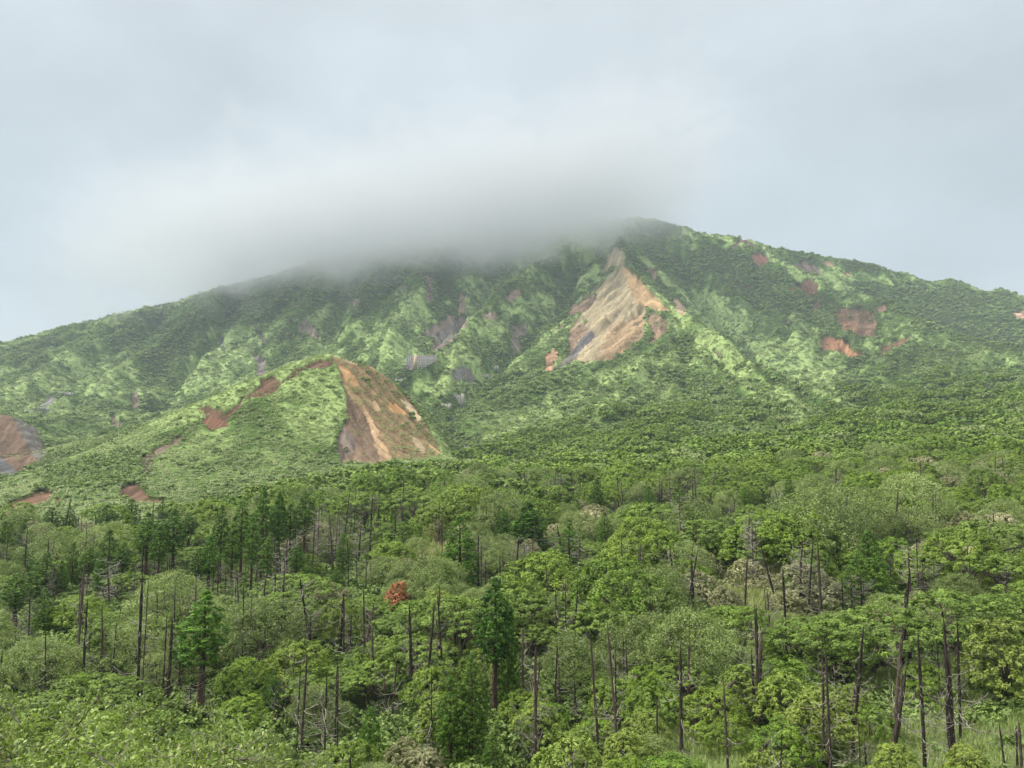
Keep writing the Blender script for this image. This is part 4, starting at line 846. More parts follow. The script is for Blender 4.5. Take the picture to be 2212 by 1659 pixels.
# --- the rest of the canopy fills the gaps between them
CLEAR = [  # (u, v polygon on the ground) kept open: grass
 [(1560,1290),(1610,1255),(1680,1235),(1720,1290),(1690,1360),(1600,1385),(1545,1350)],
 [(2005,1260),(2030,1222),(2110,1208),(2212,1250),(2212,1285),(2100,1290)],
 [(1840,1560),(1870,1480),(2000,1450),(2212,1470),(2300,1500),(2300,1720),(1820,1720)],
 [(1440,1600),(1480,1540),(1580,1570),(1660,1640),(1640,1720),(1430,1720)],
 [(900,1200),(930,1150),(985,1125),(990,1180),(960,1215),(880,1225)],
 [(930,1400),(960,1385),(1050,1390),(1060,1420),(960,1425)],
]
for k in range(9000):
    d = math.sqrt(50 ** 2 + (235 ** 2 - 50 ** 2) * rf.rand()); x = (rf.rand() * 2 - 1) * .80 * d; z = float(hgt(x, d))
    u, v = project(np.array([x]), np.array([d]), np.array([z])); u, v = float(u[0]), float(v[0])
    if d > np.interp(u, [0, 450, 750], [200, 205, 235]) or u < -160 or u > 2370 or v > 1900: continue
    if any(inpoly(np.array([u]), np.array([v]), P)[0] for P in CLEAR): continue
    sel = perlin(np.array([x / 30]), np.array([d / 30]), 301)[0] + rf.randn() * .28; s2 = rf.rand()
    left = u < 900
    if sel > .25: kd = 'dome'
    elif sel < -.28: kd = 'pale' if s2 < .8 else 'blossom'
    elif s2 < .55: kd = 'umbrella'
    elif s2 < .78: kd = 'dome'
    elif s2 < .9: kd = 'pale'
    else: kd = 'tuft' if d < 110 else 'dome'
    _, _, hh, ww = KIND[kd][0]; sc = .72 + .5 * rf.rand() ** 1.3; sc *= np.interp(d, [50, 90, 160, 235], [.66, .92, 1.22, 1.4])
    w = ww * sc; h = hh * sc * (.8 + .45 * rf.rand())
    pt = float(project(np.array([x]), np.array([d]), np.array([z + h]))[1][0]); pw = w * F / d
    ok = True
    for it in ITEMS:
        dx = it['X'] - x; dy = it['Y'] - d; dd = math.hypot(dx, dy)
        if it['kind'] not in ('dead',) and dd < (it['w'] + w) * (.29 if it['manual'] else .355): ok = False; break
        if it['kind'].startswith('cypress') and dd < (it['w'] + w) * .36: ok = False; break
        if it['kind'] == 'dead' and dd < 0.8: ok = False; break
        if it['manual'] and d < it['Y'] and abs(it['u'] - u) < pw * .40 + it['pw'] * .25:
            span = it['vb'] - it['vt']; lim = it['vt'] + span * (.62 if it['kind'] != 'dead' else .78)
            if it['kind'] in ('dead',) or it['kind'].startswith('cypress') or it['kind'] in ('rust',):
                if pt < lim: ok = False; break
            elif pt < it['vt'] + it['pw'] * .28: ok = False; break
    if ok:
        add_item(kd, x, d, h, w, manual=False)
cnt = {}
for it in ITEMS: cnt[it['kind']] = cnt.get(it['kind'], 0) + 1
0 and print('FOREST', len(ITEMS), cnt)

xt_ = 0
while xt_ < 85:
    u = rf.rand() * 2212; v = 1060 + 480 * rf.rand() ** 1.2; hit = ray_hit(u, v)
    if hit is None or hit[1] > 230: continue
    if perlin(np.array([hit[0] / 22]), np.array([hit[1] / 22]), 401)[0] < .05: continue
    hh_ = 6 + 5 * rf.rand(); add_item('dead', hit[0], hit[1], hh_, .22 + .16 * rf.rand(), lean=rf.randn() * .05, leandir=rf.rand() * 6.28, manual=False); xt_ += 1
# --- dead trunk shapes: charred pole of unit height 10 m, thin bleached twigs curving out and up
def dead_trunk(rs, k=8):
    n = 12; t = np.linspace(0, 1, n); P = np.c_[np.cumsum(rs.randn(n)) * .035, np.cumsum(rs.randn(n)) * .035, t * 10.6 - .6]
    r = .5 * (1 - t * .38) * (1 + .07 * rs.randn(n)); r[0] *= 1.2; r[-1] *= .22; r[-2] *= .7
    V, Fq = tube(P, r, k, .28, rs); parts = [(V, Fq)]
    if rs.rand() < .55:                         # splintered top
        for j in range(2):
            a = rs.rand() * 6.28; parts.append(tube([P[-3], P[-3] + np.array([math.cos(a) * .12, math.sin(a) * .12, .6 + rs.rand()])], [.16, .03], 4))
    return join(parts), P, r
def dead_twig(rs, ln, curl):
    n = 9; t = np.linspace(0, 1, n); x = ln * (t - .12 * t * t); z = ln * (-.38 * t + curl * t * t)
    P = np.c_[x, rs.randn() * .12 * ln * t * t, z]; parts = [tube(P, .024 * (1 - t * .75) + .005, 4)]
    for j in range(rs.randint(2, 6)):
        i = rs.randint(3, 8); q = ln * (.18 + .25 * rs.rand()); s = rs.choice([-1, 1]); parts.append(tube([P[i], P[i] + np.array([q * .6, s * q * .5, q * .25]), P[i] + np.array([q * .8, s * q * .8, q * .7])], [.017, .013, .006], 3))
    return join(parts)
rd = RS(9)
TRK = []
for i in range(6):
    (V, Fq), P, r = dead_trunk(rd); TRK.append((mesh_np('trunk', V * [.42, .42, 1], Fq, [CHAR], smooth=True), P * [.42, .42, 1]))
TWG = [mesh_np('branch', *dead_twig(rd, 1.5 + .9 * rd.rand(), .35 + .5 * rd.rand()), [DEADW]) for i in range(7)]
def twig_set(rs, n, P):                         # a whole far tree's twigs as one mesh
    parts = []
    for i in range(n):
        V, Fq = dead_twig(rs, 1.0 + 1.3 * rs.rand(), .2 + .6 * rs.rand()); a = rs.rand() * 6.28; c, s = math.cos(a), math.sin(a); z = 2 + 7.5 * rs.rand() ; zi = np.interp(z, P[:, 2], range(len(P))); b = P[int(zi)]
        parts.append((np.c_[V[:, 0] * c - V[:, 1] * s + b[0], V[:, 0] * s + V[:, 1] * c + b[1], V[:, 2] + z], Fq))
    return join(parts)
FARD = []
for n in (16, 26, 40, 12, 20, 60):
    (V, Fq), P, r = dead_trunk(rd, 6); V = V * [.34, .34, 1]; P = P * [.34, .34, 1]; tw = twig_set(rd, n, P); nv = len(V)
    FARD.append(mesh_np('dead_tree', np.r_[V, tw[0]], np.r_[Fq, tw[1] + nv], [CHAR, DEADW], mi=np.r_[np.zeros(len(Fq)), np.ones(len(tw[1]))]))
CAT = dict(umbrella='broadleaf tree', dome='broadleaf tree', pale='willow tree', tuft='evergreen shrub', blossom='flowering tree', cypress='conifer', cypress_thin='conifer', cypress_cone='conifer', rust='withered tree', dead='dead tree')
NAME = dict(umbrella='umbrella_crowned_tree', dome='round_crowned_tree', pale='grey_leaved_tree', tuft='tufted_evergreen_tree', blossom='blossoming_tree', cypress='cypress_tree', cypress_thin='cypress_tree', cypress_cone='cypress_tree', rust='withered_tree', dead='charred_dead_tree')
GRP = dict(umbrella='flat crowned olive green trees of the valley wood', dome='round crowned bright green trees of the valley wood', pale='grey green feathery trees of the valley wood', tuft='tufted yellow green evergreens of the valley wood', blossom='cream blossoming trees of the valley wood', cypress='conifers rising above the valley wood', dead='charred dead trunks standing in the valley wood')
rp = RS(321)
def place(it):
    kd = it['kind']; single = kd == 'dead' and not (it['Y'] < 92 and it['h'] > 4)
    o = bpy.data.objects.new(NAME[kd], FARD[rp.randint(0, 6)] if single else None); COL.objects.link(o); o.empty_display_size = .5
    o.location = (it['X'], it['Y'], it['Z'] - .1); rz = rp.rand() * 6.28
    it['ob'] = o; o['category'] = CAT[kd]
    g = GRP.get('cypress' if kd.startswith('cypress') else kd)
    if g: o['group'] = g
    if kd == 'dead':
        if single:
            sx = float(np.clip(it['w'] / .30, .55, 1.7)); o.scale = (sx, sx, it['h'] / 10.0); o.rotation_euler = (0, math.atan(it['lean']) if it['leandir'] == 0 else it['lean'] * 2.2, rz if it['leandir'] != 0 else 0); return
        k = rp.randint(0, 6); me, P = TRK[k]; s = it['h'] / 10.0
        wd = it['w'] / (.42 * .72)            # diameter wanted against the model's
        t = bpy.data.objects.new('trunk', me); COL.objects.link(t); t.parent = o; t.scale = (wd * .9, wd * .9, s)
        o.rotation_euler = (0, math.atan(it['lean']) if it['leandir'] == 0 else it['lean'] * 2.2, it['leandir'])
        t.rotation_euler = (0, 0, 0 if it['leandir'] == 0 else rz)
        if True:
            nb = int(np.clip(it['h'] * 2.8, 8, 38) * (.5 + .9 * rp.rand()))
            for j in range(nb):
                f = .12 + .72 * rp.rand() ** 1.1; z = f * it['h']; i = int(f * 11); b = bpy.data.objects.new('branch', TWG[rp.randint(0, 7)]); COL.objects.link(b); b.parent = o
                b.location = (P[i][0] * wd * .9, P[i][1] * wd * .9, z); q = (.35 + .8 * rp.rand() ** 1.4) * np.interp(f, [0, .5, 1], [1.2, 1, .5]); b.scale = (q, q, q)
                b.rotation_euler = (rp.randn() * .5, rp.randn() * .45, rp.rand() * 6.28)
        return
    cm, tm, hh, ww = KIND[kd][rp.randint(0, len(KIND[kd]))]
    sx, sz = it['w'] / ww, it['h'] / hh
    for nm, me in (('crown', cm), ('trunk', tm)):
        c = bpy.data.objects.new(nm, me); COL.objects.link(c); c.parent = o; c.rotation_euler = (0, 0, rz); c.scale = (sx * (.93 + .14 * rp.rand()) if nm == 'crown' else sx, sx, sz)
for it in ITEMS: place(it)
# ------------------------------------------------------------------ far part of the wood and the open grass (uncountable)
rs = RS(500)
FARK = []
for i in range(3):
    lobes = []; 
    for j in range(11):
        a = rs.rand() * 6.283; r = .8 * math.sqrt(rs.rand()); q = .26 + .2 * rs.rand(); lobes.append(((math.cos(a) * r * .9, math.sin(a) * r * .9, (.95 - .42 * r * r + rs.randn() * .03) * .72), (q, q, .07 + .04 * rs.rand())))
    lobes.append(((0, 0, .35), (.75, .75, .22)))
    FARK.append(crown_mesh('far_crown', lobes, rs, LM['umbrella'], n_clump=9, per=12, cr=.10, leaf=.075, up=1.0, jit=.22, zlo=-.4, ratio=.6, tone_amp=.6))
for i in range(3):
    lobes = []
    for j in range(12):
        a = j * 2.4; r = .72 * math.sqrt((j + .5) / 12); q = .24 + .16 * rs.rand(); lobes.append(((math.cos(a) * r, math.sin(a) * r, (.95 - .55 * r * r) * .82), (q, q, q * .7)))
    lobes.append(((0, 0, .45), (.7, .7, .42)))
    FARK.append(crown_mesh('far_crown', lobes, rs, LM[('dome', 'dome', 'pale')[i]], n_clump=9, per=12, cr=.12, leaf=.08, up=.6, jit=.25, zlo=-.4, ratio=.6, tone_amp=.6))
P, S, I = [], [], []
for d0, d1, sp in ((200, 300, 6.2), (300, 430, 6.8), (430, 620, 7.6), (620, 820, 9.0)):
    n = int(.72 * (d1 * d1 - d0 * d0) / sp ** 2); Y = np.sqrt(d0 * d0 + (d1 * d1 - d0 * d0) * rs.rand(n)); X = (rs.rand(n) * 2 - 1) * .72 * Y; Z = hgt(X, Y); u, v = project(X, Y, Z)
    za, zb = zones_at(X, Y, Z); cl_ = perlin(X / 45, Y / 45, 511)
    k = (in_forest(X, Y, u) | ((u > 1020) & in_forest(X, Y - np.where(u > 1750, 300, 170), u) & (cl_ + za * 2.0 + rs.randn(n) * .12 + np.where(u > 1750, .25, 0) > .22 + (Y - 450) / 700))) & visible(X, Y, Z, .03)
    cb_, wb_, vb_ = bare_at(X, Y, Z); k &= wb_ < .5
    for q in range(0, len(ITEMS)):
        it = ITEMS[q]
        if it['Y'] > 180 and it['kind'] != 'dead': k &= np.hypot(X - it['X'], Y - it['Y']) > it['w'] * .45
    k &= ~((Y < 236) & (rs.rand(n) < np.clip((236 - Y) / 30, 0, 1)))
    X, Y, Z = X[k], Y[k], Z[k]; n = len(X); s = perlin(X / 40, Y / 40, 501) + rs.randn(n) * .25; r = rs.rand(n)
    idx = np.where(s > .2, 3 + rs.randint(0, 2, n), np.where(s < -.35, np.where(r < .7, 5, rs.randint(0, 3, n)), np.where(r < .8, rs.randint(0, 3, n), 3)))
    P.append(np.c_[X, Y, Z - 1.2 + 2.4 * rs.rand(n)]); S.append((3.6 + 4.6 * rs.rand(n) ** 1.5) * np.where(idx > 2, .85, 1.15)); I.append(idx)
P = np.concatenate(P); S = np.concatenate(S); I = np.concatenate(I); print('FAR CROWNS', len(P))
scatter('far_wood', P, S, rs.rand(len(P)) * 6.28, I, rs.rand(len(P)), FARK, 'dense green wood covering the valley beyond the nearer trees', 'wood')
# grass and undergrowth between the near trees
GT = [tuft_mesh('grass_tuft', RS(40 + i), LM['grassy'], n=60, hh=1.5, w=.028, spread=.9) for i in range(3)]
UG = [clump_mesh('undergrowth_clump', RS(60 + i), LM['shrubs'], n=260, leaf=.13, nl=7) for i in range(2)]
n = 42000; Y = np.sqrt(42 ** 2 + (200 ** 2 - 42 ** 2) * rs.rand(n)); X = (rs.rand(n) * 2 - 1) * .74 * Y; Z = hgt(X, Y); u, v = project(X, Y, Z)
clr = np.zeros(n, bool)
for Pn in CLEAR: clr |= inpoly(u + 8 * rs.randn(n), v + 5 * rs.randn(n), Pn)
c, w, veg = bare_at(X, Y, Z); near_ = Y < 95
k = (w < .5) & (clr | (rs.rand(n) < np.where(Y < 140, .26, .08))); X, Y, Z, u, v, clr = X[k], Y[k], Z[k], u[k], v[k], clr[k]; n = len(X)
grass = clr & (perlin(X / 5, Y / 5, 7) > -.35)
idx = np.where(grass, rs.randint(0, 3, n), 3 + rs.randint(0, 2, n)); sc = np.where(idx < 3, (.75 + .5 * rs.rand(n)) * np.clip(Y / 75, 1, 1.9), .8 + .9 * rs.rand(n))
pale = np.where(idx < 3, np.clip((Y - 70) / 60, 0, 1) * .8 + .1 * rs.rand(n), .25 * rs.rand(n))
extra = clr & (rs.rand(n) < .9)
PP = np.c_[X, Y, Z - .1]
m = np.flatnonzero(grass); X2 = X[m].repeat(2) + rs.randn(len(m) * 2) * .7; Y2 = Y[m].repeat(2) + rs.randn(len(m) * 2) * .7
PP = np.r_[PP, np.c_[X2, Y2, hgt(X2, Y2) - .1]]; idx = np.r_[idx, rs.randint(0, 3, len(X2))]; sc = np.r_[sc, (.7 + .5 * rs.rand(len(X2))) * np.clip(Y2 / 75, 1, 1.9)]; pale = np.r_[pale, pale[m].repeat(2)]
0 and print('GRASS', len(PP))
scatter('tall_grass', PP, sc, rs.rand(len(PP)) * 6.28, idx, pale, GT + UG, 'tall arching grass and undergrowth between the dead trunks', 'grass')
# ------------------------------------------------------------------ concrete works in the valley
def flat_mat(name, c, c2=None, rough=.85, scale=1.0, streak=False):
    m, nt, o = mat(name); tc = N(nt, 'ShaderNodeTexCoord'); mp = N(nt, 'ShaderNodeMapping'); mp.inputs['Scale'].default_value = (1, 1, .25 if streak else 1)
    n = N(nt, 'ShaderNodeTexNoise', inp={'Scale': scale, 'Detail': 6.0, 'Roughness': 0.65}); L(nt, tc.outputs['Object'], mp.inputs[0]); L(nt, mp.outputs[0], n.inputs['Vector'])
    d = N(nt, 'ShaderNodeBsdfPrincipled'); d.inputs['Roughness'].default_value = rough; L(nt, ramp(nt, n.outputs[0], [(.35, c2 or tuple(x * .6 for x in c)), (.62, c)]), d.inputs['Base Color']); L(nt, d.outputs[0], o.inputs[0]); return m
CONC = flat_mat('weathered_concrete', (.34, .33, .28), (.15, .145, .12), scale=.6, streak=True)
CONC2 = flat_mat('pale_concrete', (.42, .42, .39), (.27, .27, .25), scale=.3)
STEEL = flat_mat('galvanised_steel', (.62, .64, .64), (.48, .50, .50), .5)
DSTEEL = flat_mat('dark_fittings', (.10, .10, .11), rough=.6)
WPOR = flat_mat('white_porcelain', (.82, .83, .82), (.74, .75, .74), .3)
def box(x0, x1, y0, y1, z0, z1):
    V = np.array([[x, y, z] for z in (z0, z1) for y in (y0, y1) for x in (x0, x1)], float); return V, np.array([(0, 2, 3, 1), (4, 5, 7, 6), (0, 1, 5, 4), (2, 6, 7, 3), (0, 4, 6, 2), (1, 3, 7, 5)])
def prism(poly, y0, y1):
    """side-on outline (x, z) given thickness from y0 to y1; outline split in quads along its length"""
    n = len(poly); V = np.array([[x, y0, z] for x, z in poly] + [[x, y1, z] for x, z in poly], float)
    Fq = [(i, (i + 1) % n, n + (i + 1) % n, n + i) for i in range(n)]
    h = n // 2
    for i in range(h - 1): Fq += [(i, n - 1 - i, n - 2 - i, i + 1), (n + i, n + i + 1, n + n - 2 - i, n + n - 1 - i)]
    return V, np.array(Fq)
def thing(name, label, cat, loc, rz=0, group=None):
    o = bpy.data.objects.new(name, None); COL.objects.link(o); o.location = loc; o.rotation_euler = (0, 0, rz); tag(o, label, cat, group); return o
def part(name, geo, m, parent, smooth=False, loc=None, rot=None):
    o = ob(name, mesh_np(name, geo[0], geo[1], [m], smooth=smooth), parent, loc)
    if rot: o.rotation_euler = rot
    return o
def dam(u, vt, vb, wpx, D, label, notch=.42, rz=0.0, group='concrete check dams across the gully'):
    X, Y, Zt = W(u, vt, D); w = wpx * D / F; h = (vb - vt) * D / F
    Zt -= h * .15
    t = thing('check_dam', label, 'check dam', (X, Y, Zt - h), rz, group)
    a, b = -w / 2, w / 2; n0, n1 = -w * notch / 2, w * notch / 2; d = h * .12
    # two wings and a lower overflow sill between them, each with its sloping front
    def wing(x0, x1, zt): V, Fq = box(x0, x1, 0, 2.0, -h * .6, zt); V[[0, 1], 1] -= h * .25; return V, Fq
    part('wing_wall', wing(a, n0, h + d), CONC, t); part('wing_wall', wing(n1, b, h + d), CONC, t); part('overflow_sill', wing(n0 + .003, n1 - .003, h - .01), CONC, t)
    part('capstone', join([box(a - .1, n0 + .05, -.15, 2.2, h + d, h + d + .35), box(n1 - .05, b + .1, -.15, 2.2, h + d, h + d + .35)]), CONC2, t)
    return t
def surf_D(u, v):
    h = ray_hit(u, v, 250); return h[1] if h else 700
dam(990, 849, 873, 27, surf_D(990, 872) - 3, 'tall pale concrete dam with dark stains, largest one in the gully')
dam(964, 871, 880, 22, surf_D(964, 880) - 3, 'low weathered concrete dam just below and left of the tallest dam')
dam(1067, 789, 797, 20, surf_D(1067, 797) - 3, 'small grey concrete dam high in the gully beside green bushes')
dam(1046, 808, 814, 20, surf_D(1046, 814) - 3, 'grey dam half hidden by grass below the highest dam', notch=.3)
dam(1012, 963, 970, 20, surf_D(1012, 970) - 2, 'dark low dam at the foot of the gully near the sandy hill', notch=.5)
dam(862, 818, 824, 16, surf_D(862, 823) - 2, 'small concrete sill behind the sandy hill below the lattice wall', notch=.5)
# lattice retaining wall: real grid of beams over a dark slope
def lattice(u0, v0, u1, v1, label):
    D = surf_D((u0 + u1) / 2, (v0 + v1) / 2 + 4) - 6
    A, B = W(u0, v0, D), W(u1, v1, D); w = B[0] - A[0]; h = A[2] - B[2]
    t = thing('lattice_wall', label, 'retaining wall', (A[0], D, B[2] - 1))
    lean = .45; bars = []; nx, nz = 15, 9
    P = lambda x, z: (x, z * lean, z)
    for i in range(nx + 1): x = w * i / nx; zt = h + 1 - (0 if i < nx * .45 else (i / nx - .45) * h * .25); zb = max(0, (i / nx - .45)) * h * 1.2 + (0 if i > 2 else (2 - i) * h * .15); bars.append(tube([P(x, zb), P(x, zt)], [.28, .28], 4))
    for j in range(nz + 1): z = (h + 1) * j / nz; x1 = w * min(1, .45 + z / (h * 1.2) + .05); bars.append(tube([P(0.0 if z > h * .3 else w * .12, z), P(x1, z)], [.24, .24], 4))
    part('beam_lattice', join(bars), CONC2, t)
    sl = np.array([P(-.3, 0), P(w * .5, 0), P(w * 1.02, h * .62), P(w * 1.02, h + .8), P(w * .5, h + 1), P(-.3, h + 1)], float)
    V = np.r_[sl + [0, .25, 0], sl + [0, 2.5, 0]]; n = 6
    Fq = [(0, 1, 4, 5), (1, 2, 3, 4), (6, 11, 10, 7), (7, 10, 9, 8)] + [(i, n + i, n + (i + 1) % n, (i + 1) % n) for i in range(n)]
    part('slope_facing', (V, np.array(Fq)), flat_mat('stained_facing', (.30, .28, .26), (.15, .14, .135), scale=.4), t)
    V2, F2 = box(w * .24, w * .36, -.45, .2, 0, h + .9); V2[:, 1] += V2[:, 2] * lean; part('rusty_chute', (V2, F2), flat_mat('rust_stained_concrete', (.42, .33, .22), (.25, .18, .12)), t)
    return t
lattice(877, 766, 940, 797, 'pale lattice retaining wall of concrete beams behind the sandy hill')
def kerbwall(pts_, hgt_, label, name='roadside_wall', cat='wall'):
    P = [W(u, v, surf_D(u, v + 3) - 4) for u, v in pts_]; t = thing(name, label, cat, P[0]); P = np.array(P) - P[0]
    segs = []
    for a, b in zip(P[:-1], P[1:]):
        V, Fq = box(0, 1, 0, .5, 0, 1); V = np.c_[a[0] + (b[0] - a[0]) * V[:, 0], a[1] + (b[1] - a[1]) * V[:, 0] + V[:, 1], a[2] + (b[2] - a[2]) * V[:, 0] - hgt_ * (1 - V[:, 2]) * 1.4 ]; segs.append((V, Fq))
    part('barrier_panel', join(segs), CONC2, t)
    posts = [tube([P[0] + (P[-1] - P[0]) * q + np.array([0, -.2, -hgt_ * 1.6]), P[0] + (P[-1] - P[0]) * q + np.array([0, -.2, .5])], [.25, .25], 4) for q in np.linspace(0.02, .98, 9)]
    for pg in posts: part('post', pg, CONC, t)
    return t
kerbwall([(124, 846), (140, 847), (158, 848)], 3.2, 'short pale wall on the upper road at the far left slope')
kerbwall([(84, 879), (95, 880), (107, 883)], 1.8, 'thin pale wall on the lower road just above the brown scarp at left')
# ------------------------------------------------------------------ power poles above the wood
def pole(u, vt, vb, D, label, braced):
    X, Y, Zt = W(u, vt, D); s = D / F; zg = float(hgt(X, Y)); h = Zt - zg; t = thing('utility_pole', label, 'utility pole', (X, Y, zg)); up = (vb - vt) * s
    part('pole', tube([(0, 0, -.5), (0, 0, h)], [.24, .15], 8), STEEL, t, True)
    part('crossarm', box(-.9, 1.6, -.30, -.18, h - .30, h - .16), DSTEEL, t)
    part('crossarm', box(-.2, 3.1, -.32, -.18, h - up * .36, h - up * .36 + .16), STEEL, t)
    part('crossarm', box(-1.3, 1.9, -.32, -.18, h - up * .68, h - up * .68 + .16), DSTEEL, t)
    for x, z in ((-.6, h - .16), (1.3, h - .16), (1.0, h - up * .36 + .16), (1.9, h - up * .36 + .16), (2.8, h - up * .36 + .16), (-1.0, h - up * .68 + .16), (1.6, h - up * .68 + .16)):
        part('insulator', tube([(x, -.25, z), (x, -.25, z + .12), (x, -.25, z + .30), (x, -.25, z + .42)], [.08, .17, .13, .05], 8), WPOR, t, True)
    if braced:
        part('guy_brace', tube([(0, 0, h - up * .05), (.75, 0, h - up * .33)], [.09, .09], 5), STEEL, t)
        part('switch_arm', tube([(-4.6, -.1, h - up * .76), (0, -.1, h - up * .64)], [.14, .14], 5), DSTEEL, t)
        for sx in (-1, 1): part('leg', tube([(.3, -.1, h - up * .72), (sx * 1.7, -.1, h - up * 1.05)], [.10, .10], 5), STEEL, t)
    else:
        part('transformer', tube([(-.7, -.45, h - up * .80), (-.7, -.45, h - up * .80 + 1.0)], [.36, .36], 10), STEEL, t, True); part('transformer', tube([(.9, -.45, h - up * .80), (.9, -.45, h - up * .80 + 1.0)], [.36, .36], 10), STEEL, t, True)
    return t
pole(1292, 974, 1012, 330, 'pale utility pole with two transformers rising from the wood near the picture centre', False)
pole(1788, 936, 985, 380, 'tall steel utility pole with side arm and brace on the right side of the wood', True)
# ------------------------------------------------------------------ fallen and propped logs
def log(p0, p1, r, label, twigs=9, seed=1):
    rs = RS(seed); p0, p1 = np.array(p0), np.array(p1); t = thing('fallen_log', label, 'log', tuple(p0), group=None); d = p1 - p0
    n = 9; P = np.array([d * q for q in np.linspace(0, 1, n)]) + rs.randn(n, 3) * .05
    part('trunk', tube(P, r * (1 - np.linspace(0, .5, n)) * (1 + .08 * rs.randn(n)), 8, .25, rs), CHAR, t, True)
    for i in range(twigs):
        q = .15 + .8 * rs.rand(); b = bpy.data.objects.new('branch', TWG[rs.randint(0, 7)]); COL.objects.link(b); b.parent = t; b.location = tuple(d * q); b.rotation_euler = (rs.randn() * .8, rs.randn() * .7, rs.rand() * 6.28); s = .5 + .6 * rs.rand(); b.scale = (s, s, s)
    return t
a = ray_hit(*c6(912, 1490)); D = a[1]
log((a[0], D, a[2] + .3), W(*c6(1165, 1205), D + 1.5), .34, 'thick charred log leaning up to the right against the broken dead trunks', 12, 3)
D = 57.0; log(W(*c6(1215, 1665), D), W(*c6(1335, 1525), D + 1), .20, 'short charred log tilted up at the bottom edge with pale twigs on its tip', 6, 4)
# ------------------------------------------------------------------ bushes right below the viewpoint, bottom left
FB = bark_mat('pale_shrub_bark', (.10, .09, .065), (.21, .19, .145), (.36, .34, .27), scale=5)
def real_leaf(P, A, Nn, s):
    """pointed leaf folded along its midrib: base, two shoulders, tip (two quads sharing the midrib)"""
    n = len(P); B = np.cross(Nn, A); s = s[:, None]
    b = P; m1 = P + A * s * .45 - Nn * s * .05; tp = P + A * s - Nn * s * .16; l1 = P + A * s * .42 + B * s * .24 + Nn * s * .05; r1 = P + A * s * .42 - B * s * .24 + Nn * s * .05
    V = np.stack([b, l1, tp, r1, m1], 1).reshape(-1, 3); k = np.arange(n) * 5
    Fq = np.concatenate([np.c_[k, k + 4, k + 2, k + 1][:, [0, 1, 2, 3]], np.c_[k, k + 3, k + 2, k + 4]]); return V, Fq
def near_bush(name_, X, Y, top, R, nst, seed, label, leafn=2600, lsize=.072, pale_stems=False):
    rs = RS(seed); zg = float(hgt(X, Y)); H = top - zg; t = thing('leafy_shrub', label, 'shrub', (X, Y, zg), 0, 'leafy shrubs on the slope below the viewpoint')
    tips, dirs = [], []
    for i in range(nst):
        a = rs.rand() * 6.283; r = R * (rs.rand() ** .6); zz = H * (1 - .33 * (r / R) ** 2) * (.80 + .2 * rs.rand()); e = np.array([math.cos(a) * r, math.sin(a) * r, zz]); b = np.array([e[0] * .12, e[1] * .12, -.3]); n = 8
        tt = np.linspace(0, 1, n)[:, None]; P = b + (e - b) * tt; P[:, :2] *= (tt ** 1.0) * .8 + .2; P += rs.randn(n, 3) * .03 * H * .2 * np.sin(tt * 3.14)
        geo = [tube(P, np.linspace(.024, .006, n), 5)]
        for j in range(9):
            q = rs.randint(3, n); a2 = rs.rand() * 6.283; l = (.35 + .8 * rs.rand()) * (1.1 if q < 6 else .7); v = np.array([math.cos(a2) * l, math.sin(a2) * l, l * (.25 + .6 * rs.rand())])
            Q = np.array([P[q], P[q] + v * .5 + rs.randn(3) * .04, P[q] + v]); geo.append(tube(Q, [.012, .009, .004], 4))
            for s_ in range(3):
                f = .35 + .3 * s_; a3 = rs.rand() * 6.283; l3 = .15 + .3 * rs.rand(); T0 = P[q] + v * f; T1 = T0 + np.array([math.cos(a3) * l3, math.sin(a3) * l3, l3 * (.2 + .5 * rs.rand())]); geo.append(tube([T0, T1], [.006, .003], 3)); tips.append((T0, T1))
            tips.append((P[q], P[q] + v))
        tips.append((P[-2], P[-1])); part('stem', join(geo), FB, t)
    n = int(leafn * 4.2); k = rs.randint(0, len(tips), n); A0 = np.array([x[0] for x in tips])[k]; A1 = np.array([x[1] for x in tips])[k]; f = rs.rand(n, 1) ** .5 * 1.02
    P = A0 + (A1 - A0) * f + rs.randn(n, 3) * .05; along = unit(A1 - A0); A = unit(along * .7 + rs.randn(n, 3) * .8 + np.array([0, 0, -.05])); Nn = unit(np.array([0, 0, 1.0]) + rs.randn(n, 3) * .5); Nn = unit(Nn - A * (Nn * A).sum(1, keepdims=True))
    s = lsize * (.55 + .75 * rs.rand(n)); V, Fq = real_leaf(P, A, Nn, s); tone = np.repeat(np.clip(rs.rand(n) ** 1.6 * .75 + .4 * rs.rand(len(tips))[k], 0, 1), 5)
    ob('foliage', mesh_np('foliage', V, Fq, [LM['front']], {'tone': tone}), t); return t
def bush_at(u, vt, D, R, seed, label, nst=14, **kw):
    X, Y, Z = W(u, vt, D); return near_bush('leafy_shrub', X, Y, Z, R, nst, seed, label, **kw)
bush_at(215, 1500, 13.5, 1.7, 1, 'tallest leafy shrub at the bottom left, its shoots standing in front of the dead trunks', leafn=5200)
bush_at(60, 1490, 12.0, 1.5, 2, 'leafy shrub cut by the left edge of the picture at the bottom', leafn=4600)
bush_at(380, 1525, 12.5, 1.4, 3, 'leafy shrub with arching shoots right of the tallest foreground shrub', leafn=4200)
bush_at(500, 1565, 11.5, 1.1, 4, 'lower leafy shrub at the right end of the foreground bushes', leafn=3400)
bush_at(120, 1580, 9.5, 1.1, 5, 'nearest yellow green shrub in the bottom left corner', leafn=3600)
bush_at(300, 1600, 9.0, 1.0, 6, 'near leafy shrub low at the bottom edge, between the corner and the arching shoots', leafn=3200)
bush_at(420, 1622, 8.5, .8, 8, 'twiggy half bare shrub at the bottom edge with pale grey stems', nst=16, leafn=1300)
bush_at(560, 1612, 10.5, .8, 9, 'thin leafed shrub with pale twigs at the right tail of the bottom bushes', nst=13, leafn=1100)
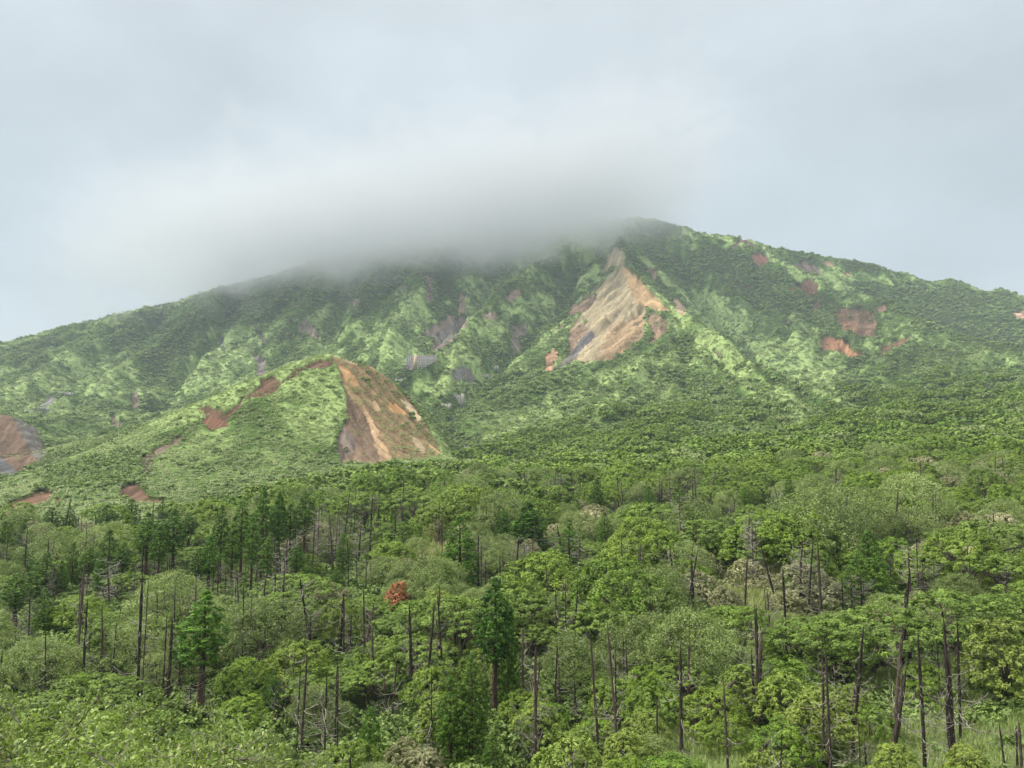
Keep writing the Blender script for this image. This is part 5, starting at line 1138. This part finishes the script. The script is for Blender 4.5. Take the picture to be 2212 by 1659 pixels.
# ------------------------------------------------------------------ labels that single out each tree: from the nearest landmark
LMK = [('the withered rust red tree', *[ (i['u'], (i['vt'] + i['vb']) / 2) for i in ITEMS if i['kind'] == 'rust'][0]),
 ('the tall split conifer at bottom centre', 1080, 1400), ('the broad cone shaped conifer at right', 1880, 1235), ('the dense upright conifer at centre', 990, 1195), ('the lone conifer at lower left', 440, 1400),
 ('the big leaning log', 1535, 1530), ('the open pale grass at right', 2090, 1240), ('the grassy opening right of centre', 1620, 1310), ('the long grass at bottom right', 2050, 1540), ('the foreground shrubs', 260, 1520),
 ('the utility pole at centre', 1292, 1000), ('the utility pole at right', 1788, 970), ('the foot of the sandy hill', 840, 1010), ('the brown scar at left', 290, 1075), ('the thick trunk trio at bottom right', 2070, 1430), ('the picture centre bottom', 1106, 1640), ('the left picture edge', 0, 1250), ('the right picture edge', 2212, 1350)]
DESC = dict(umbrella='flat topped olive tree', dome='round bright green tree', pale='feathery grey green tree', tuft='tufted yellow green tree', blossom='tree with cream blossom', cypress='full dark conifer', cypress_thin='slim conifer bare below', cypress_cone='broad conical conifer', dead='charred dead trunk', rust='withered tree')
ORD = ['', 'second ', 'third ', 'fourth ', 'fifth ', 'sixth ', 'seventh ', 'eighth ', 'ninth ', 'tenth ', 'eleventh ', 'twelfth ', 'thirteenth ', 'fourteenth ', 'fifteenth ', 'sixteenth ', 'seventeenth ', 'eighteenth ', 'nineteenth ', 'twentieth ']
cells = {}
for it in ITEMS:
    if 'label' in it: it['ob']['label'] = it['label']; continue
    cu, cv = it['u'], it['vt'] * .7 + min(it['vb'], 1659) * .3
    best = min(range(len(LMK)), key=lambda k: (LMK[k][1] - cu) ** 2 + (1.3 * (LMK[k][2] - cv)) ** 2)
    nm, lu, lv = LMK[best]; du, dv = cu - lu, (cv - lv) * 1.3
    side = ('right of' if du > 0 else 'left of') if abs(du) > abs(dv) else ('above' if dv < 0 else 'below')
    if nm.startswith('the left picture'): side = 'right of'
    if nm.startswith('the right picture'): side = 'left of'
    if nm.startswith('the picture centre'): side = 'by'
    cells.setdefault((it['kind'], best, side), []).append((du * du + dv * dv, id(it), it))
for (kd, best, side), lst in cells.items():
    lst.sort(key=lambda q: q[0])
    for i, (_, _, it) in enumerate(lst):
        o = ORD[i] if i < 20 else '%dth ' % (i + 1)
        it['ob']['label'] = '%s, %snearest %s %s' % (DESC[kd], o, side, LMK[best][0]) if side != 'by' else '%s, %snearest %s' % (DESC[kd], o, LMK[best][0])
# ------------------------------------------------------------------ air and cloud
hz = mesh_np('haze', *box(-1700, 1700, -40, 2260, -60, 640)); haze = ob('haze', hz); tag(haze, 'thin bluish haze in the air', 'haze', kind='stuff')
m, nt, o = mat('haze_air'); pv = N(nt, 'ShaderNodeVolumePrincipled'); pv.inputs['Color'].default_value = (.74, .87, 1.0, 1); pv.inputs['Density'].default_value = .00011; pv.inputs['Anisotropy'].default_value = .1
L(nt, pv.outputs[0], o.inputs['Volume']); hz.materials.append(m)
# cloud bank lying on the left shoulder and the hidden summit
CX0, CX1, CY0, CY1, CZ0, CZ1 = -900, 480, 1090, 1560, 230, 900
cm_ = mesh_np('cloud', *box(CX0, CX1, CY0, CY1, CZ0, CZ1)); cloud = ob('cloud', cm_); tag(cloud, 'grey white cloud bank hiding the mountain summit', 'cloud', kind='stuff')
m, nt, o = mat('cloud_vapour')
geo = N(nt, 'ShaderNodeNewGeometry'); s3 = N(nt, 'ShaderNodeSeparateXYZ'); L(nt, geo.outputs['Position'], s3.inputs[0]); x, y, z = s3.outputs
mp = N(nt, 'ShaderNodeMapping'); mp.inputs['Scale'].default_value = (.0078, .0055, .0125); L(nt, geo.outputs['Position'], mp.inputs[0])
n1 = N(nt, 'ShaderNodeTexNoise', inp={'Scale': 1.0, 'Detail': 5.0, 'Roughness': .62, 'Distortion': .8}); L(nt, mp.outputs[0], n1.inputs['Vector'])
nn_ = M(nt, 'SUBTRACT', n1.outputs[0], .5)
def sstep(v, a, b): 
    r = N(nt, 'ShaderNodeMapRange', interpolation_type='SMOOTHSTEP'); L(nt, v, r.inputs[0]); r.inputs[1].default_value = a; r.inputs[2].default_value = b; r.inputs[3].default_value = 0; r.inputs[4].default_value = 1; return r.outputs[0]
base = M(nt, 'ADD', M(nt, 'MULTIPLY', x, .20), M(nt, 'MULTIPLY', M(nt, 'MULTIPLY', x, x), .00012))
hh = M(nt, 'SUBTRACT', M(nt, 'SUBTRACT', z, 340), base); hh = M(nt, 'ADD', hh, M(nt, 'MULTIPLY', nn_, 290))
d = sstep(hh, -40, 110)
xr = M(nt, 'ADD', x, M(nt, 'MULTIPLY', nn_, 290))
d = M(nt, 'MULTIPLY', d, M(nt, 'SUBTRACT', 1.0, sstep(xr, 120, 400))); d = M(nt, 'MULTIPLY', d, sstep(xr, -830, -420))
d = M(nt, 'MULTIPLY', d, sstep(y, 1095, 1230)); d = M(nt, 'MULTIPLY', d, M(nt, 'SUBTRACT', 1.0, sstep(hh, 70, 300))); d = M(nt, 'MULTIPLY', d, M(nt, 'SUBTRACT', 1.0, sstep(y, 1470, 1555)))
d = M(nt, 'MULTIPLY', d, .015)
pv = N(nt, 'ShaderNodeVolumePrincipled'); pv.inputs['Color'].default_value = (.78, .80, .82, 1); pv.inputs['Anisotropy'].default_value = .75
L(nt, d, pv.inputs['Density']); L(nt, pv.outputs[0], o.inputs['Volume']); cm_.materials.append(m)
